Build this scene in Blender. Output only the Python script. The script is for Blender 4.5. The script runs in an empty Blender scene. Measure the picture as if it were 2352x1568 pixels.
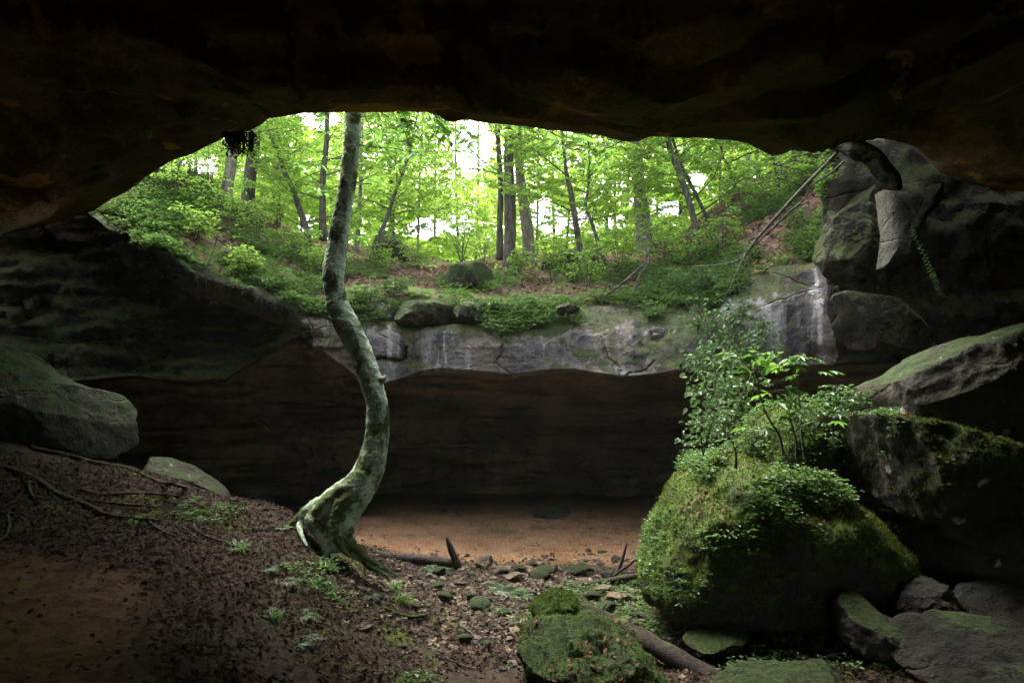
EXPO, HAZE = 3.35, 0.0006
import bpy, math, random
import numpy as np
from mathutils import Vector, Matrix
from mathutils.bvhtree import BVHTree
random.seed(7); RS = np.random.RandomState(11)
S = bpy.context.scene; COL = S.collection
F, CU, CV = 1500.0, 1176.0, 890.0      # focal length and horizon of the measured view; the eye is the world origin
def P(u, v, y): return np.array([(u-CU)/F*y, y, (CV-v)/F*y])
def PX(p): return np.stack([CU+F*p[:, 0]/p[:, 1], CV-F*p[:, 2]/p[:, 1]], 1)

# ---------------------------------------------------------------- noise
def _h(i, j, k, s):
    n = (i*374761393 + j*668265263 + k*2147483647 + s*974634777) & 0xffffffff
    n = ((n ^ (n >> 13))*1274126177) & 0xffffffff
    return ((n ^ (n >> 16)) & 0xffff)/65535.0
def vnoise(p, s=0):
    p = np.asarray(p, float); i = np.floor(p).astype(np.int64); f = p-i; f = f*f*f*(f*(f*6-15)+10)
    r = 0
    for a in (0, 1):
        for b in (0, 1):
            for c in (0, 1):
                w = (f[..., 0] if a else 1-f[..., 0])*(f[..., 1] if b else 1-f[..., 1])*(f[..., 2] if c else 1-f[..., 2])
                r = r + w*_h(i[..., 0]+a, i[..., 1]+b, i[..., 2]+c, s)
    return r*2-1
def fbm(p, o=4, s=0, g=.5, ridge=False):
    r = 0; a = 1; t = 0; p = np.asarray(p, float)
    for k in range(o):
        n = vnoise(p*2**k+17.3*k, s+k)
        r = r + a*((1-2*np.abs(n)) if ridge else n); t += a; a *= g
    return r/t
def sst(a, b, x): t = np.clip((x-a)/(b-a), 0, 1); return t*t*(3-2*t)

# ---------------------------------------------------------------- objects
def mesh(name, V, faces, mat=None, parent=None, smooth=True, attr=None, vattr=None):
    """V: n x 3 array; faces: list of arrays, each m x k (k constant in one array)"""
    me = bpy.data.meshes.new(name)
    V = np.asarray(V, np.float32); me.vertices.add(len(V)); me.vertices.foreach_set('co', V.ravel())
    fs = [np.asarray(f, np.int32) for f in faces if len(f)]
    loops = np.concatenate([f.ravel() for f in fs]); tot = np.concatenate([np.full(len(f), f.shape[1], np.int32) for f in fs])
    st = np.concatenate([[0], np.cumsum(tot)[:-1]]).astype(np.int32)
    me.loops.add(len(loops)); me.loops.foreach_set('vertex_index', loops)
    me.polygons.add(len(tot)); me.polygons.foreach_set('loop_start', st); me.polygons.foreach_set('loop_total', tot)
    me.polygons.foreach_set('use_smooth', np.full(len(tot), smooth))
    me.update(calc_edges=True)
    if attr is not None:
        a = me.attributes.new('rnd', 'FLOAT', 'FACE'); a.data.foreach_set('value', np.asarray(attr, np.float32))
    for k, x in (vattr or {}).items():
        a = me.attributes.new(k, 'FLOAT', 'POINT'); a.data.foreach_set('value', np.asarray(x, np.float32))
    if mat: me.materials.append(mat)
    o = bpy.data.objects.new(name, me); COL.objects.link(o)
    if parent is not None: o.parent = parent
    return o
def tag(o, label=None, cat=None, group=None, kind=None):
    if label: o['label'] = label
    if cat: o['category'] = cat
    if group: o['group'] = group
    if kind: o['kind'] = kind
    return o
def empty(name, loc, label, cat, group=None):
    o = bpy.data.objects.new(name, None); COL.objects.link(o); o.location = [float(c) for c in loc]; o.empty_display_size = .2
    return tag(o, label, cat, group)
def grid_faces(n, m, wrap=False):
    i = np.arange(n-1)[:, None]; j = np.arange(m if wrap else m-1)[None, :]; j2 = (j+1) % m
    return np.stack([i*m+j, i*m+j2, (i+1)*m+j2, (i+1)*m+j], -1).reshape(-1, 4)
def catmull(C, n):
    """C: rows x ... x 3; n samples per span along axis 0"""
    C = np.asarray(C, float); out = []; m = len(C)
    for i in range(m-1):
        p1, p2 = C[i], C[i+1]; p0 = C[i-1] if i else 2*p1-p2; p3 = C[i+2] if i+2 < m else 2*p2-p1
        k = n if np.isscalar(n) else n[i]
        for t in np.arange(k)/k:
            out.append(.5*((2*p1)+(-p0+p2)*t+(2*p0-5*p1+4*p2-p3)*t*t+(-p0+3*p1-3*p2+p3)*t**3))
    out.append(C[-1]); return np.array(out)
def normals(G):
    du = np.gradient(G, axis=1); dv = np.gradient(G, axis=0); n = np.cross(du, dv)
    return n/np.maximum(np.linalg.norm(n, axis=-1, keepdims=True), 1e-9)
def tube(path, rad, sides=10, sub=4, rough=0.0, seed=0, flat=None):
    """returns V, quads, of a tapering closed tube along a smoothed path"""
    C = np.concatenate([np.asarray(path, float), np.asarray(rad, float)[:, None]], 1)
    C = catmull(C, sub); p = C[:, :3]; r = np.maximum(C[:, 3], .0008)
    t = np.gradient(p, axis=0); t /= np.maximum(np.linalg.norm(t, axis=1, keepdims=True), 1e-9)
    up = np.array([0, -1., 0.02]) if abs(t[0][1]) < .8 else np.array([0, 0, 1.])
    a = np.cross(t, up); a /= np.maximum(np.linalg.norm(a, axis=1, keepdims=True), 1e-9); b = np.cross(a, t)
    th = np.linspace(0, 2*math.pi, sides, endpoint=False)
    d = np.cos(th)[None, :, None]*a[:, None]+np.sin(th)[None, :, None]*b[:, None]
    V = p[:, None]+d*r[:, None, None]
    if rough: V = V+d*(rough*r[:, None]*fbm(V/np.maximum(np.mean(r), .01)*.6+seed*7.1, 3, seed))[..., None]
    n = len(p); V = V.reshape(-1, 3); q = grid_faces(n, sides, True)
    V = np.concatenate([V, p[:1]-t[:1]*r[0]*.3, p[-1:]+t[-1:]*r[-1]*.3]); k = np.arange(sides); k2 = (k+1) % sides
    t1 = np.stack([np.full(sides, n*sides), k2, k], 1); t2 = np.stack([np.full(sides, n*sides+1), (n-1)*sides+k, (n-1)*sides+k2], 1)
    return V, q, np.concatenate([t1, t2])
class Acc:
    def __init__(s): s.V = []; s.Q = []; s.T = []; s.n = 0
    def add(s, V, Q, T=None):
        s.V.append(V); s.Q.append(np.asarray(Q)+s.n)
        if T is not None and len(T): s.T.append(np.asarray(T)+s.n)
        s.n += len(V)
    def tube(s, *a, **k): s.add(*tube(*a, **k))
    def build(s, name, mat, parent=None, **k):
        return mesh(name, np.concatenate(s.V), [np.concatenate(s.Q)]+([np.concatenate(s.T)] if s.T else []), mat, parent, **k)

# ---------------------------------------------------------------- leaves
def unit(a): return a/np.maximum(np.linalg.norm(a, axis=-1, keepdims=True), 1e-9)
def leaves(pos, d, nrm, L, W, fold=.18, droop=.15):
    """batch of oval leaves: 6 verts, 2 quads each, folded at the midrib"""
    n = len(pos); d = unit(np.asarray(d)); s = unit(np.cross(d, nrm)); up = np.cross(s, d)
    L = np.broadcast_to(L, n)[:, None]; W = np.broadcast_to(W, n)[:, None]
    b = pos; tip = pos+d*L-up*L*droop
    l1 = pos+d*L*.3-s*W*.42+up*W*fold; l2 = pos+d*L*.68-s*W*.36+up*(W*fold-L*droop*.4)
    r1 = pos+d*L*.3+s*W*.42+up*W*fold; r2 = pos+d*L*.68+s*W*.36+up*(W*fold-L*droop*.4)
    V = np.stack([b, l1, l2, tip, r2, r1], 1).reshape(-1, 3); k = np.arange(n)[:, None]*6
    Q = np.concatenate([k+np.array([[0, 3, 2, 1]]), k+np.array([[0, 5, 4, 3]])], 1).reshape(-1, 4)
    return V, Q
def leaf_obj(name, pos, d, nrm, L, W, mat, parent=None, rnd=None, **k):
    V, Q = leaves(pos, d, nrm, L, W, **k); n = len(pos)
    r = RS.rand(n) if rnd is None else rnd
    return mesh(name, V, [Q], mat, parent, smooth=False, attr=np.repeat(r, 2))
def rndv(n, z=1.0): v = RS.normal(size=(n, 3)); v[:, 2] *= z; return unit(v)

# ---------------------------------------------------------------- materials
class NT:
    def __init__(s, name):
        s.m = bpy.data.materials.new(name); s.m.use_nodes = True; s.t = s.m.node_tree; s.t.nodes.clear()
        s.out = s.n('ShaderNodeOutputMaterial'); s.tc = s.n('ShaderNodeTexCoord'); s.geo = s.n('ShaderNodeNewGeometry')
    def n(s, ty, **k):
        x = s.t.nodes.new(ty)
        for a, b in k.items():
            if a.startswith('i_'): x.inputs[a[2:]].default_value = b
            elif isinstance(a, str): setattr(x, a, b)
        return x
    def l(s, a, b): s.t.links.new(a, b)
    def noise(s, scale, detail=6, rough=.6, vec=None, dist=0.0):
        x = s.n('ShaderNodeTexNoise'); x.inputs['Scale'].default_value = scale; x.inputs['Detail'].default_value = detail
        x.inputs['Roughness'].default_value = rough; x.inputs['Distortion'].default_value = dist
        s.l(vec if vec is not None else s.tc.outputs['Object'], x.inputs['Vector']); return x.outputs['Fac']
    def vor(s, scale, feature='F1', vec=None, out='Distance'):
        x = s.n('ShaderNodeTexVoronoi'); x.feature = feature; x.inputs['Scale'].default_value = scale
        s.l(vec if vec is not None else s.tc.outputs['Object'], x.inputs['Vector']); return x.outputs[out]
    def mapped(s, sc, rot=(0, 0, 0)):
        x = s.n('ShaderNodeMapping'); x.inputs['Scale'].default_value = sc; x.inputs['Rotation'].default_value = rot
        s.l(s.tc.outputs['Object'], x.inputs['Vector']); return x.outputs['Vector']
    def ramp(s, fac, stops, interp='LINEAR'):
        x = s.n('ShaderNodeValToRGB'); x.color_ramp.interpolation = interp; e = x.color_ramp.elements
        while len(e) < len(stops): e.new(.5)
        for q, (p, c) in zip(e, stops): q.position = p; q.color = (*c, 1) if len(c) == 3 else c
        s.l(fac, x.inputs['Fac']); return x.outputs['Color']
    def rng(s, v, a, b, c=0., d=1.):
        x = s.n('ShaderNodeMapRange'); x.interpolation_type = 'SMOOTHSTEP'
        for i, q in zip((1, 2, 3, 4), (a, b, c, d)): x.inputs[i].default_value = q
        s.l(v, x.inputs[0]); return x.outputs[0]
    def mix(s, f, a, b, mode='MIX'):
        x = s.n('ShaderNodeMix', data_type='RGBA', blend_type=mode)
        for q, i in ((f, 0), (a, 6), (b, 7)):
            if hasattr(q, 'links'): s.l(q, x.inputs[i])
            else: x.inputs[i].default_value = q if i == 0 else (*q, 1)
        return x.outputs[2]
    def math(s, op, a, b=0.):
        x = s.n('ShaderNodeMath', operation=op)
        for q, i in ((a, 0), (b, 1)):
            if hasattr(q, 'links'): s.l(q, x.inputs[i])
            else: x.inputs[i].default_value = q
        return x.outputs[0]
    def nz(s):
        x = s.n('ShaderNodeSeparateXYZ'); s.l(s.geo.outputs['Normal'], x.inputs[0]); return x.outputs['Z']
    def attr(s, n): return s.n('ShaderNodeAttribute', attribute_name=n).outputs['Fac']
    def finish(s, col, rough=.9, bump=None, dist=.02, strength=1., spec=.3):
        b = s.n('ShaderNodeBsdfPrincipled'); s.l(col, b.inputs['Base Color'])
        if hasattr(rough, 'links'): s.l(rough, b.inputs['Roughness'])
        else: b.inputs['Roughness'].default_value = rough
        b.inputs['Specular IOR Level'].default_value = spec
        if bump is not None:
            q = s.n('ShaderNodeBump'); q.inputs['Distance'].default_value = dist; q.inputs['Strength'].default_value = strength
            s.l(bump, q.inputs['Height']); s.l(q.outputs[0], b.inputs['Normal'])
        s.l(b.outputs[0], s.out.inputs['Surface']); return s.m
def rock_mat(name, c1, c2, moss=.5, ochre=0, mossc=((.016, .030, .004), (.055, .095, .010)), nzr=(.1, .7), scale=1., lichen=0., streak=0., crack=.5, strata=0., rough=.85, spec=.3, mosscale=1.6):
    m = NT(name)
    big = m.noise(.7*scale, 5, .6); fine = m.noise(9*scale, 8, .7); grit = m.noise(55*scale, 5, .75)
    col = m.mix(m.rng(big, .35, .65), c1, c2)
    col = m.mix(m.rng(fine, .3, .75), col, m.mix(.5, col, tuple(x*.35 for x in c1)))
    col = m.mix(m.rng(grit, .5, .8, 0, .5), col, tuple(min(1, x*1.9) for x in c2))
    if ochre:
        col = m.mix(m.rng(m.math('ADD', m.noise(.9, 5, .6), m.math('MULTIPLY', fine, .15)), .66, .70, 0, ochre), col, (.50, .27, .08))
    if strata:
        w = m.noise(1.0, 6, .65, m.mapped((.7*scale, .7*scale, 7*scale)))
        col = m.mix(m.rng(w, .45, .65, 0, strata), col, tuple(x*.4 for x in c1))
    if streak:
        w = m.noise(1.0, 5, .6, m.mapped((3.1, 3.1, .28)))
        col = m.mix(m.rng(w, .53, .66, 0, streak), col, (.46, .44, .42))
        w2 = m.noise(1.0, 5, .6, m.mapped((2.3, 2.3, .22), (0, 0, 1.3)))
        col = m.mix(m.rng(w2, .50, .62, 0, streak), col, (.045, .04, .045))
        w3 = m.noise(1.0, 5, .6, m.mapped((1.5, 1.5, .35), (0, 0, 2.3)))
        col = m.mix(m.rng(w3, .50, .60, 0, streak*.8), col, (.17, .13, .085))
    h = m.math('ADD', m.math('MULTIPLY', fine, 1.), m.math('MULTIPLY', grit, .25))
    if crack:
        cv = m.n('ShaderNodeMix', data_type='VECTOR'); cv.inputs[0].default_value = .35
        nn = m.n('ShaderNodeTexNoise'); nn.inputs['Scale'].default_value = 1.7*scale; nn.inputs['Detail'].default_value = 5
        m.l(m.tc.outputs['Object'], nn.inputs['Vector']); m.l(m.mapped((1., 1., 1.9)), cv.inputs[4]); m.l(nn.outputs['Color'], cv.inputs[5])
        c = m.vor(.75*scale, 'DISTANCE_TO_EDGE', cv.outputs[1]); ck = m.rng(c, .0, .022, 1, 0)
        gate = m.rng(m.noise(.9*scale, 3, .5), .45, .6)
        ck = m.math('MULTIPLY', ck, gate); h = m.math('SUBTRACT', h, m.math('MULTIPLY', ck, 2.0*crack))
    if lichen:
        lv = m.vor(2.6*scale, 'F1', m.mapped((1, 1, 1))); ln = m.noise(14*scale, 4, .7)
        lf = m.rng(m.math('ADD', lv, m.math('MULTIPLY', ln, .35)), .27, .34, lichen, 0)
        col = m.mix(lf, col, (.38, .42, .33))
    if moss:
        mn = m.noise(mosscale*scale, 7, .68)
        f = m.math('ADD', m.math('MULTIPLY', m.rng(m.nz(), nzr[0], nzr[1]), 1.), m.math('MULTIPLY', mn, 1.6))
        f = m.rng(f, 1.62-moss, 1.82-moss)
        mc = m.mix(m.rng(m.noise(5*scale, 6, .7), .35, .7), mossc[0], mossc[1])
        mc = m.mix(m.rng(m.noise(45, 4, .8), .45, .75, 0, .6), mc, tuple(x*1.5 for x in mossc[1]))
        col = m.mix(f, col, mc); mh = m.math('ADD', m.noise(70, 5, .8), m.noise(16, 4, .7))
        h = m.math('ADD', h, m.math('MULTIPLY', m.math('MULTIPLY', mh, f), .9))
    return m.finish(col, rough, m.math('ADD', h, m.math('MULTIPLY', m.noise(3.2*scale, 6, .7), 2.2)), .075, 1., spec)
def leaf_mat(name, cols, trans=.5, tcol=None, gloss=.35):
    """cols: list of colours picked by the per-leaf attribute"""
    m = NT(name); r = m.attr('rnd'); n = len(cols)
    col = m.ramp(r, [(i/(n-1), (c[0], c[1], c[2]+.02*c[1])) for i, c in enumerate(cols)])
    k = m.n('ShaderNodeHueSaturation'); k.inputs['Value'].default_value = 1.8; k.inputs['Saturation'].default_value = .95; k.inputs['Hue'].default_value = .488
    m.l(col, k.inputs['Color'])
    b = m.n('ShaderNodeBsdfPrincipled'); m.l(col, b.inputs['Base Color']); b.inputs['Roughness'].default_value = .45 if gloss > .1 else .9; b.inputs['Specular IOR Level'].default_value = gloss
    t = m.n('ShaderNodeBsdfTranslucent'); m.l(k.outputs[0], t.inputs['Color'])
    x = m.n('ShaderNodeMixShader'); x.inputs[0].default_value = trans; m.l(b.outputs[0], x.inputs[1]); m.l(t.outputs[0], x.inputs[2])
    m.l(x.outputs[0], m.out.inputs['Surface']); return m.m
def bark_mat(name, c1, c2, patch=None, moss=.3, vert=True, scale=1.):
    m = NT(name); v = m.mapped((9*scale, 9*scale, 1.6*scale) if vert else (3, 3, 14))
    a = m.noise(1.6, 6, .7, v); col = m.mix(m.rng(a, .35, .65), c1, c2)
    h = m.math('ADD', m.math('MULTIPLY', a, 1.5), m.noise(40*scale, 5, .7))
    if patch:
        sp = m.noise(55, 5, .75); bg_ = m.noise(2.1, 6, .65, m.mapped((2.4, 2.4, 1.0)))
        p = m.rng(m.math('ADD', bg_, m.math('MULTIPLY', sp, .55)), .62, .72)
        col = m.mix(p, col, m.mix(m.rng(m.noise(90, 4, .8), .42, .58), patch, tuple(x*.55 for x in patch)))
        h = m.math('ADD', h, m.math('MULTIPLY', p, .5))
        w = m.rng(m.noise(1.5, 5, .7, m.mapped((3.5, 3.5, 16))), .60, .68); col = m.mix(m.math('MULTIPLY', w, .7), col, tuple(x*.4 for x in c1))
        h = m.math('SUBTRACT', h, m.math('MULTIPLY', w, .8))
    if moss:
        f = m.rng(m.math('ADD', m.noise(1.8, 6, .65), m.math('MULTIPLY', m.nz(), .12)), .66-moss*.3, .74-moss*.3)
        col = m.mix(f, col, m.mix(m.rng(m.noise(18, 5, .7), .3, .7), (.03, .045, .008), (.085, .12, .02)))
        h = m.math('ADD', h, m.math('MULTIPLY', m.math('MULTIPLY', m.noise(80, 4, .8), f), .8))
    return m.finish(col, .9, h, .03, 1., .2)
# ---------------------------------------------------------------- camera, light
cam = bpy.data.cameras.new('camera'); co = bpy.data.objects.new('camera', cam); COL.objects.link(co)
cam.sensor_width = 36; cam.lens = 36*F/2352; cam.shift_y = (CV-784)/2352; cam.clip_end = 2000; cam.clip_start = .05
co.rotation_euler = (math.pi/2, 0, 0); S.camera = co
SUN_EL, SUN_AZ = math.radians(58), math.radians(-28)         # azimuth from +Y (view direction), towards +X
w = bpy.data.worlds.new('World'); S.world = w; w.use_nodes = True; nt = w.node_tree
sky = nt.nodes.new('ShaderNodeTexSky'); sky.sky_type = 'NISHITA'; sky.sun_disc = False
sky.sun_elevation = SUN_EL; sky.sun_rotation = SUN_AZ; sky.air_density = 1.; sky.dust_density = 4.; sky.ozone_density = .6
bg = nt.nodes['Background']; bg.inputs['Strength'].default_value = .15
hs = nt.nodes.new('ShaderNodeHueSaturation'); hs.inputs['Saturation'].default_value = .45      # thin overcast
nt.links.new(sky.outputs[0], hs.inputs['Color']); nt.links.new(hs.outputs[0], bg.inputs[0])
sd = bpy.data.lights.new('sun', 'SUN'); sd.energy = 1.5; sd.angle = math.radians(28); sd.color = (1, .96, .88)
so = bpy.data.objects.new('sun', sd); COL.objects.link(so)
sv = Vector((math.sin(SUN_AZ)*math.cos(SUN_EL), math.cos(SUN_AZ)*math.cos(SUN_EL), math.sin(SUN_EL)))
so.rotation_euler = sv.to_track_quat('Z', 'Y').to_euler(); so.location = sv*60
S.view_settings.view_transform = 'Standard'; S.view_settings.look = 'None'; S.view_settings.exposure = EXPO; S.view_settings.gamma = 1
S.cycles.max_bounces = 7; S.cycles.diffuse_bounces = 5; S.cycles.transmission_bounces = 4; S.cycles.glossy_bounces = 3
S.cycles.use_denoising = True; S.cycles.sample_clamp_indirect = 8; S.cycles.caustics_reflective = False; S.cycles.caustics_refractive = False

# ---------------------------------------------------------------- materials
M = {}
M['roof'] = rock_mat('cave_roof_rock', (.10, .078, .044), (.27, .17, .085), moss=.46, mossc=((.05, .06, .02), (.17, .19, .05)), nzr=(-2, 3), ochre=.8, scale=.55, crack=.8, strata=.4, spec=.2)
M['cliff'] = rock_mat('cliff_rock', (.13, .118, .112), (.38, .35, .33), moss=.20, mossc=((.03, .045, .008), (.09, .11, .02)), nzr=(-1., 1.2), scale=1.0, streak=.95, crack=1.2, mosscale=1.1, rough=.68, spec=.35)
M['recess'] = rock_mat('recess_rock', (.09, .066, .034), (.34, .245, .13), moss=.38, nzr=(-1, 1.6), scale=.7, crack=1., strata=.95, spec=.25)
M['shade_darkened_rock'] = rock_mat('shade_darkened_rock', (.012, .010, .0055), (.042, .034, .018), moss=.42, mossc=((.02, .028, .005), (.07, .085, .015)), nzr=(-1, 1.4), scale=.8, crack=.6, strata=.9)  # rock colour lowered to carry the shade of the side walls
M['moss_bright'] = rock_mat('bright_moss_boulder', (.022, .02, .013), (.065, .06, .042), moss=.74, nzr=(-.2, .7), crack=0., mossc=((.022, .040, .004), (.10, .155, .010)))
M['boulder'] = rock_mat('mossy_boulder_rock', (.016, .015, .010), (.05, .047, .034), moss=.78, nzr=(-.35, .55), scale=1.0, crack=0., mossc=((.012, .024, .003), (.055, .095, .008)))
M['boulder_dark'] = rock_mat('dark_mossy_rock', (.015, .013, .007), (.055, .047, .028), moss=.46, nzr=(-.1, .9), scale=1.1, crack=.3, lichen=.9)
M['slab'] = rock_mat('grey_slab_rock', (.024, .021, .013), (.088, .076, .050), moss=.22, nzr=(-.1, 1.1), scale=.9, crack=.3, lichen=.7)
M['boulder_pale'] = rock_mat('pale_boulder_rock', (.022, .022, .013), (.092, .086, .054), moss=.24, nzr=(-.4, 1.2), scale=1.1, crack=.6, lichen=.8)
M['stone'] = rock_mat('stone_rock', (.07, .052, .036), (.24, .18, .125), moss=-.15, nzr=(.0, .9), scale=3.5, crack=0)
M['stone_mossy'] = rock_mat('stone_mossy_rock', (.05, .042, .032), (.14, .12, .09), moss=.62, nzr=(-.1, .7), scale=3, crack=0)
M['stone_tan'] = rock_mat('tan_stone_rock', (.22, .15, .09), (.42, .32, .22), moss=0, scale=4, crack=0)
M['stone_dark'] = rock_mat('dark_stone_rock', (.03, .026, .024), (.09, .08, .075), moss=.16, nzr=(.0, .9), scale=3, crack=0)
GREENS = [(.045, .11, .012), (.08, .17, .012), (.12, .24, .016), (.17, .30, .022), (.10, .21, .02), (.21, .34, .025)]
M['leaf_forest'] = leaf_mat('forest_leaf', GREENS, .55)
M['leaf_far'] = leaf_mat('far_leaf', [(.17, .30, .02), (.22, .35, .03), (.28, .40, .035), (.20, .32, .04)], .62)  # lighter leaf colour stands in for the hazy glow of the far wood
M['leaf_low'] = leaf_mat('undergrowth_leaf', [(.022, .06, .009), (.04, .095, .012), (.06, .13, .016), (.03, .075, .012)], .4)
M['leaf_blue'] = leaf_mat('vine_leaf', [(.022, .065, .012), (.04, .10, .018), (.07, .145, .03), (.028, .08, .013)], .35)
M['leaf_maple'] = leaf_mat('maple_leaf', [(.045, .13, .010), (.07, .17, .012), (.035, .10, .010)], .45)
M['grass'] = leaf_mat('grass_blade', [(.04, .10, .01), (.08, .16, .02)], .4)
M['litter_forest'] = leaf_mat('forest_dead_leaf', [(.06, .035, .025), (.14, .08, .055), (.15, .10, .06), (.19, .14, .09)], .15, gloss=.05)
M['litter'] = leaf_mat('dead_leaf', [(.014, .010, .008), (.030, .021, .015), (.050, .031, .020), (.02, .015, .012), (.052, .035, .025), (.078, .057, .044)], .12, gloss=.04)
M['bark_main'] = bark_mat('smooth_bark', (.07, .07, .04), (.19, .20, .12), (.46, .58, .40), .40, vert=False)
M['bark'] = bark_mat('forest_bark', (.026, .022, .016), (.10, .086, .068), None, .2)
M['bark_pale'] = bark_mat('pale_bark', (.08, .072, .055), (.22, .20, .16), None, .1)
M['root'] = bark_mat('root_bark', (.02, .017, .013), (.08, .067, .05), None, .3, scale=2)
M['log'] = bark_mat('dead_log_wood', (.03, .022, .02), (.095, .07, .062), None, .05, scale=1.5)
M['twig'] = bark_mat('twig_bark', (.04, .034, .027), (.14, .125, .10), None, 0)

# ground material, driven by real deposits marked on the mesh
m = NT('ground_soil')
big = m.noise(1.3, 6, .65); fine = m.noise(14, 8, .75); grit = m.noise(70, 4, .8)
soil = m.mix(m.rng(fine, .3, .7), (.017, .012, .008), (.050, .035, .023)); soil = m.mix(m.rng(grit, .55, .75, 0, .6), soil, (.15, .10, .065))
sand = m.mix(m.rng(m.noise(2.0, 6, .7), .35, .65), (.22, .105, .042), (.26, .155, .085)); sand = m.mix(m.rng(grit, .3, .55, .55, 0), sand, (.14, .08, .045))
sand = m.mix(m.rng(m.noise(1.6, 8, .78), .50, .62, 0, .75), sand, (.06, .062, .02)); sand = m.mix(m.rng(m.vor(16), .0, .22, .7, 0), sand, (.09, .055, .035))
sand = m.mix(m.rng(m.noise(60, 3, .6), .58, .66, 0, .85), sand, (.12, .07, .04)); sand = m.mix(m.rng(m.noise(38, 3, .6), .62, .68), sand, (.80, .60, .46))
path = m.mix(m.rng(m.noise(6, 9, .8), .4, .6), (.065, .038, .018), (.13, .078, .040))
mossc = m.mix(m.rng(m.noise(9, 6, .7), .3, .7), (.028, .045, .006), (.09, .13, .015))
col = m.mix(m.attr('sand'), soil, sand); col = m.mix(m.attr('path'), col, path)
mf = m.math('MULTIPLY', m.attr('moss'), m.rng(m.noise(1.7, 7, .7), .47, .58)); col = m.mix(mf, col, mossc)
M['ground'] = m.finish(col, .95, m.math('ADD', m.math('MULTIPLY', fine, 1.3), m.math('MULTIPLY', grit, .4)), .035, 1., .15)
m = NT('forest_soil'); fine = m.noise(7, 8, .75)
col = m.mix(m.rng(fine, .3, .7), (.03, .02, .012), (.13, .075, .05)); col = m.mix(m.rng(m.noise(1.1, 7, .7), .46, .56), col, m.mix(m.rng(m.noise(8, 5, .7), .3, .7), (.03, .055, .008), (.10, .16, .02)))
M['forest_soil'] = m.finish(col, .95, fine, .06)

# ---------------------------------------------------------------- measured outlines
def tab(s): a = np.array(s, float); return a
LIP = tab([(-1500,760,10),(-700,700,11),(-200,600,12),(0,545,12.6),(150,505,12.6),(207,487,12.3),(250,458,11.9),(290,440,11.4),(330,408,10.9),(380,375,10.4),(440,352,9.9),(480,333,9.5),(510,318,9.2),(560,306,8.9),(590,290,8.6),(615,272,8.4),(650,266,8.1),(700,260,7.9),(800,257,7.7),(900,256,7.6),(980,258,7.5),(1010,268,7.5),(1050,272,7.5),(1100,281,7.5),(1160,289,7.4),(1240,296,7.4),(1300,302,7.3),(1380,311,7.3),(1405,320,7.3),(1430,325,7.3),(1465,325,7.3),(1500,316,7.3),(1600,317,7.4),(1680,323,7.5),(1725,333,7.7),(1750,348,7.8),(1775,357,7.9),(1805,350,8.1),(1840,338,8.3),(1880,330,8.7),(1920,316,9.2),(1960,316,9.8),(2040,320,10.3),(2100,335,10.5),(2140,372,10.7),(2170,400,10.8),(2230,425,10.8),(2350,440,10.7),(2800,520,10),(3900,650,9)])
RIM = tab([(-1500,560,12.5),(-100,500,13.2),(150,470,13.1),(215,480,12.9),(260,515,12.8),(342,559,12.6),(409,594,12.5),(450,622,12.5),(540,652,12.6),(636,690,12.8),(700,706,13),(800,706,13.1),(880,694,13.3),(920,690,13.4),(960,698,13.4),(1000,704,13.3),(1060,716,13.1),(1100,726,13),(1180,730,12.9),(1230,722,13),(1270,712,13.1),(1330,708,13.2),(1400,702,13.2),(1480,700,13.2),(1600,700,13.1),(1640,690,13),(1680,655,12.9),(1740,634,12.7),(1820,614,12.5),(1870,606,12.3),(1895,560,12.1),(1905,450,12),(1915,340,11.9),(1940,290,11.8),(2100,270,11.7),(2300,300,11.5),(3900,500,11)])
LPB = tab([(-1500,980,10.6),(0,900,11.2),(150,880,11.5),(300,868,11.9),(430,876,12.1),(520,870,12.2),(600,822,12.4),(655,788,12.5),(690,774,12.6),(730,800,12.7),(780,838,12.8),(815,862,12.8),(880,880,12.8),(900,876,12.8),(940,865,12.8),(985,850,12.7),(1030,846,12.7),(1084,850,12.6),(1130,856,12.6),(1172,861,12.6),(1230,853,12.6),(1268,850,12.5),(1320,850,12.5),(1380,858,12.4),(1431,868,12.4),(1480,864,12.4),(1540,855,12.3),(1642,843,12.2),(1750,842,12.1),(1875,838,12),(1930,830,11.8),(1991,826,11.7),(2155,818,11.5),(2352,800,11.2),(3900,800,11)])
LIP[:, 2] += .75*np.exp(-((LIP[:, 0]-1150)/520)**2)
def cv(T, u, k=1): return np.interp(u, T[:, 0], T[:, k])

# ---------------------------------------------------------------- cliff (face, overhang and the wall of the recess under it)
U = np.concatenate([np.linspace(-1500, -60, 50)[:-1], np.arange(-60, 2430, 5.0), np.linspace(2430, 3900, 50)])
vr, dr = cv(RIM, U), cv(RIM, U, 2); vl, dl = cv(LPB, U), cv(LPB, U, 2); rec = sst(760, 560, U)*1.1; dl = dl+rec*.9
def row(v, d): return np.stack([(U-CU)/F*d, d+0*U, (CV-v)/F*d], 1)
deep = np.interp(U, [-1500, 0, 300, 700, 900, 1500, 2100, 3900], [1.2, 1.5, 3.0, 4.2, 5.6, 6.0, 4.0, 1.5])
zf = -3.1
rows = []
rows.append(np.stack([row(1150, dl+deep)[:, 0], dl+deep, 0*U+zf-.6], 1))
rows.append(np.stack([row(1150, dl+deep)[:, 0], dl+deep+.1, 0*U-2.4], 1))
rows.append(row(1075, dl+deep*1.02)); rows.append(row(np.interp(U, [300, 700, 900], [1000, 985, 1010]), dl+deep*.93))
rows.append(row(vl+(1000-vl)*.55, dl+deep*.60)); rows.append(row(vl+26, dl+deep*.16)); rows.append(row(vl+5, dl+.14))
rows.append(row(vl-1, dl)); rows.append(row(vl-9, dl-.02))
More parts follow.
